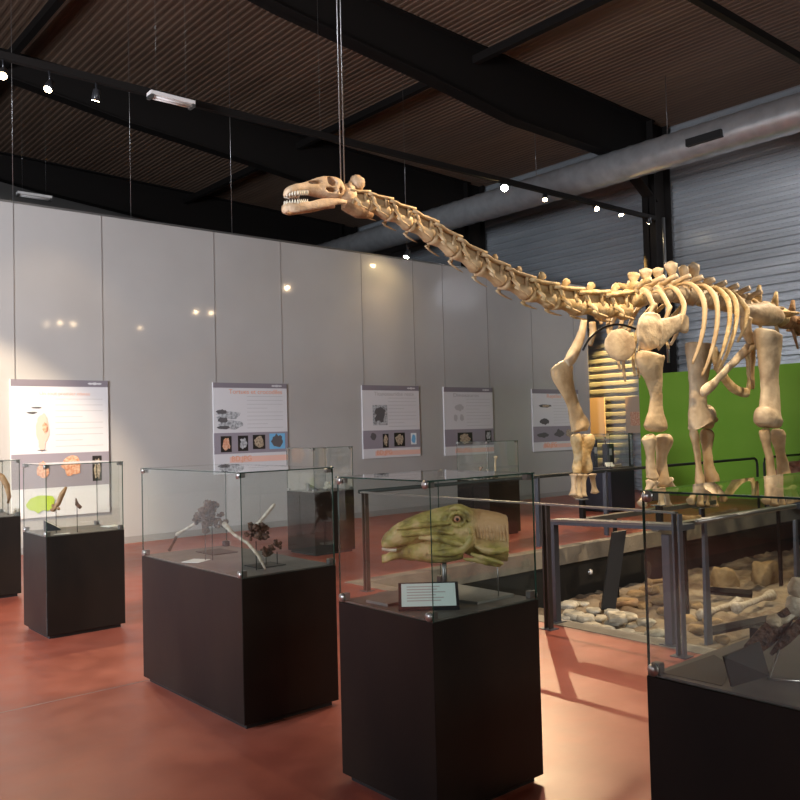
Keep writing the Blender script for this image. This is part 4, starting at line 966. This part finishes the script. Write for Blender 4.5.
def limbp(name, rows, Y, m, depth=.62, extra=(), lean=0, k=1):
    rows = [(*q[:2], q[2]*k) for q in rows]
    bm = limb(name, rows, Y, m, depth, lean=lean)
    for px, py, r in extra: ball(bm, S(px, py, Y+.01), r*.9, 3, .3, 8)
    return part(name, bm, m, sk)
# forelimbs
def humerus_flat(name, rows, Y, extra):
    limbp(name, rows, Y, 'bone', .42, extra)
humerus_flat('humerus', [(650, 352, 9), (650, 356, 14.5), (651, 364, 14), (654, 378, 9), (656, 395, 6.3), (656, 410, 7.5), (656, 420, 11), (656, 427, 12), (656, 432, 8)], YL, [(651, 427, .06), (661, 427, .06)])
humerus_flat('humerus', [(560, 362, 5), (561, 366, 11), (563, 375, 11.5), (568, 390, 8), (573, 405, 6.5), (577, 418, 8.5), (580, 426, 11), (581, 431, 7.5)], YR_, [(576, 426, .06), (584, 427, .06)])
for Y, rows, nm in ((YL, [(648, 435, 4), (649, 440, 5.5), (650, 455, 3.6), (651, 470, 4), (652, 477, 5), (652, 480, 3)], 'radius'), (YL+.05, [(664, 434, 4), (664, 440, 7), (662, 455, 4.4), (662, 470, 4.8), (662, 483, 6), (662, 487, 4)], 'ulna'),
                    (YR_, [(575, 434, 4), (576, 440, 5.5), (578, 455, 4), (577, 468, 4.2), (577, 473, 3.5)], 'radius'), (YR_+.03, [(587, 434, 4), (587, 440, 6.5), (585, 455, 4.6), (586, 466, 5.6), (587, 473, 4.5)], 'ulna')):
    limbp(nm, rows, Y, 'bone' if Y < 6 else 'bonev', .8)
for Y, feet in ((YL, [((651, 482), (642, 505)), ((654, 481), (654, 500)), ((661, 488), (661, 507)), ((665, 488), (668, 506)), ((669, 480), (674, 490))]),
                (YR_, [((574, 474), (573, 496)), ((579, 474), (578, 498)), ((584, 474), (583, 497)), ((592, 474), (595, 493))])):
    for k, ((ax, ay), (bx_, by)) in enumerate(feet):
        bm = B(); bone(bm, S(ax, ay, Y-.06+.04*k), S(bx_, by, Y-.09+.05*k), .058, .032, .060, .006, 12); part('metacarpal', bm, 'bonep', sk)
# hindlimbs
YHL, YHR = YL, YR_-.05
limbp('femur', [(768, 331, 14), (768, 336, 17), (769, 350, 14.5), (769, 370, 11.5), (770, 390, 10.8), (770, 408, 13), (769, 418, 17), (769, 425, 15), (769, 428, 9)], YHL, 'bonep', .5, [(762, 422, .07), (776, 421, .07)], k=.74)
limbp('femur', [(700, 343, 12), (700, 347, 17), (699, 362, 14), (698, 380, 10.5), (698, 400, 10.2), (699, 412, 13), (702, 420, 17), (703, 425, 14), (703, 428, 8)], YHR, 'bonep', .5, [(697, 421, .07), (712, 419, .09)], k=.80)
for Y, rows, nm in ((YHL, [(764, 429, 5), (765, 435, 5.5), (768, 450, 4), (771, 470, 4.5), (772, 482, 5.5), (772, 486, 3.5)], 'fibula'), (YHL+.06, [(778, 429, 5), (778, 436, 7.5), (780, 450, 5), (783, 468, 6), (785, 480, 8), (785, 486, 5)], 'tibia'),
                    (YHR, [(694, 429, 4), (694, 436, 5), (697, 450, 3.6), (699, 470, 4.2), (700, 482, 5.5), (700, 486, 3.5)], 'fibula'), (YHR+.05, [(707, 429, 5), (707, 436, 7.5), (707, 450, 5), (709, 468, 6), (712, 480, 8.5), (712, 486, 5)], 'tibia')):
    limbp(nm, rows, Y, 'bone', .7, k=.72)
for Y, feet in ((YHL, [((770, 487), (766, 502)), ((775, 488), (774, 506)), ((781, 488), (782, 506)), ((787, 488), (790, 503)), ((792, 487), (797, 500))]),
                (YHR, [((697, 487), (690, 502)), ((701, 488), (700, 506)), ((707, 488), (706, 506)), ((713, 488), (715, 507)), ((718, 487), (724, 500))])):
    for k, ((ax, ay), (bx_, by)) in enumerate(feet):
        bm = B(); bone(bm, S(ax, ay, Y-.06+.05*k), S(bx_, by, Y-.10+.06*k), .068, .040, .066, .006, 12); part('metatarsal', bm, 'bone', sk)
# pelvis
for Y in (YL+.25, YR_-.3):
    bm = B(); st = spline([(737, 307, 7, 6), (746, 312, 15, 10), (756, 314, 22, 14), (766, 314, 25, 15), (776, 316, 20, 12), (781, 318, 10, 7)], 18)
    loft(bm, [S(q[0], q[1], Y) for q in st], [q[3]*.0085 for q in st], [q[2]*.0112*.62 for q in st], (0, 0, 1), 16, 0, .012)
    part('ilium', bm, 'bonep', sk)
    bm = B(); st = spline([(746, 318, 7), (746, 330, 6), (752, 342, 6)], 8); loft(bm, [S(q[0], q[1], Y) for q in st], [q[2]*.012 for q in st], None, (0, 1, 0), 10, 0, .01); part('ilium_stem', bm, 'bone', sk)
limbp('pubis', [(752, 344, 5.5), (745, 351, 4.5), (730, 366, 3.6), (716, 381, 3.8), (706, 390, 5), (702, 393, 3)], YL+.3, 'bonep', .7, k=.62)
limbp('pubis', [(712, 348, 6), (716, 358, 5.5), (722, 374, 5), (733, 388, 4.5), (746, 393, 4), (748, 390, 2)], YR_-.35, 'bonev', .6, k=.7)
limbp('ischium', [(752, 345, 4), (753, 360, 3), (752, 375, 3), (753, 386, 2.5), (753, 389, 1)], YL+.35, 'bone', .6, k=.7)
limbp('ischium', [(747, 393, 3), (750, 380, 3), (748, 360, 3.2), (746, 345, 3)], YR_-.3, 'bonev', .6, k=.7)
# sacrum and tail
tl = [S(748, 309), S(766, 313), S(782, 318), S(800, 326)]
d = tl[-1]-tl[-2]
for i in range(11): tl.append(tl[-1]+Vector((.30, 0, -.05-.012*i)))
for i in range(len(tl)-1):
    a, b_ = tl[i], tl[i+1]; k = 1.45-.08*i; bm = B(); dd = b_-a
    loft(bm, [a+dd*f for f in (.03, .12, .5, .88, .97)], [q*k for q in (.10, .12, .08, .12, .10)], None, (0, 0, 1), 12, 0, .01)
    c = a+dd*.5
    loft(bm, [c+Vector((0, 0, .06)), c+Vector((.04, 0, .16*k)), c+Vector((.10, 0, .27*k))], [.05*k, .045*k, .03], [.04, .03, .03], (1, 0, 0), 8, 0, .006)
    for s in (-1, 1): loft(bm, [c, c+Vector((.03, s*.16*k, .0)), c+Vector((.06, s*.26*k, .0))], [.045*k, .035*k, .02], None, (0, 0, 1), 8)
    loft(bm, [c-Vector((0, 0, .06)), c+Vector((.1, 0, -.18*k)), c+Vector((.2, 0, -.32*k))], [.03, .025, .015], None, (1, 0, 0), 7)
    part('tail_vertebra', bm, 'boned' if i > 1 else 'bonev', sk)
# steel stand under the feet, reaching the pit ground
st = thing('skeleton_stand', 'dark steel beams and posts carrying the skeleton feet over the pit', 'stand', (10, YS, -.6))
fl = {'a': S(659, 503, YL), 'b': S(582, 497, YR_), 'c': S(778, 506, YHL), 'd': S(706, 506, YHR)}
for key, p in fl.items():
    row = YL if key in 'ac' else YR_
    zb = .42
    bm = B(); zt_ = p.z-.02
    if zt_ > zb: box(bm, p.x-.03, p.x+.03, row-.03, row+.03, zb, zt_); part('foot_post', bm, 'beam', st, False)
    gx = {'a': S(683, 500, YL).x, 'b': S(614, 500, YR_).x}.get(key, p.x)
    bm = B(); box(bm, gx-.02, gx+.02, row-.02, row+.02, bed(gx, row)-.05, .36); part('ground_post', bm, 'beam', st, False)
    bm = B(); wpl = .05 if key in 'ab' else .16
    box(bm, p.x-wpl, p.x+wpl, row-.06, row+.08, zt_-.012, zt_); part('foot_plate', bm, 'slate', st, False)
for row, xa, xb in ((YL, fl['a'].x-.1, fl['c'].x+.3), (YR_, fl['b'].x, fl['d'].x+.3)):
    bm = B(); box(bm, xa, xb, row-.05, row+.05, .36, .42); part('beam', bm, 'clip', st, False)
# suspension cables of the skull
for k, px in enumerate((341.2, 344.6)):
    q = S(px, 190); q = Vector((q.x, YS, q.z-.01)); bm = B(); tube(bm, [q, (q.x, YS, roof(q.x)+.03)], .006, 6)
    tag(recenter(obj('suspension_cable', bm, 'wire')), 'thin steel cable holding up the skeleton skull, %s of the close pair' % ('left' if k == 0 else 'right'), 'cable', 'cable pair above the skull')

# ------------------------------------------------------------------ remaining exhibits by the right wall
pb = onZ(790, 520, 0)
bm = B(); c = onX(797, 474, 15.6); ball(bm, c, (.45, .30, .24), 4, .5, 3)
ball(bm, c+Vector((.25, -.35, .22)), (.25, .25, .22), 4, .5, 6)
for v in bm.verts: v.co += noise.noise_vector(v.co*7)*.05
o = tag(recenter(obj('fossil_block', bm, 'redrock')), 'rough reddish rock block before the green wall at the right edge', 'rock')
zb = min(v.co.z for v in o.data.vertices)+o.location.z
bm = B(); box(bm, c.x-.5, c.x+.5, c.y-.65, c.y+.35, .0, zb-.001); bevel(bm, .01, 1); tag(recenter(obj('pedestal', bm, 'rail', None, False)), 'grey pedestal under the reddish rock block', 'pedestal')
# long bone on the far kerb
a, b_ = onZ(690, 527, .09), onZ(738, 530, .09)
a = Vector((onY(682, 530, PY+.05).x, PY+.06, .085)); b_ = Vector((onY(738, 524, PY+.05).x, PY+.06, .085))
bm = B(); bone(bm, a, b_, .085, .05, .082, .01); tag(recenter(obj('limb_bone', bm, 'rocky')), 'yellowish limb bone lying on the far kerb of the pit under the hind legs', 'fossil')
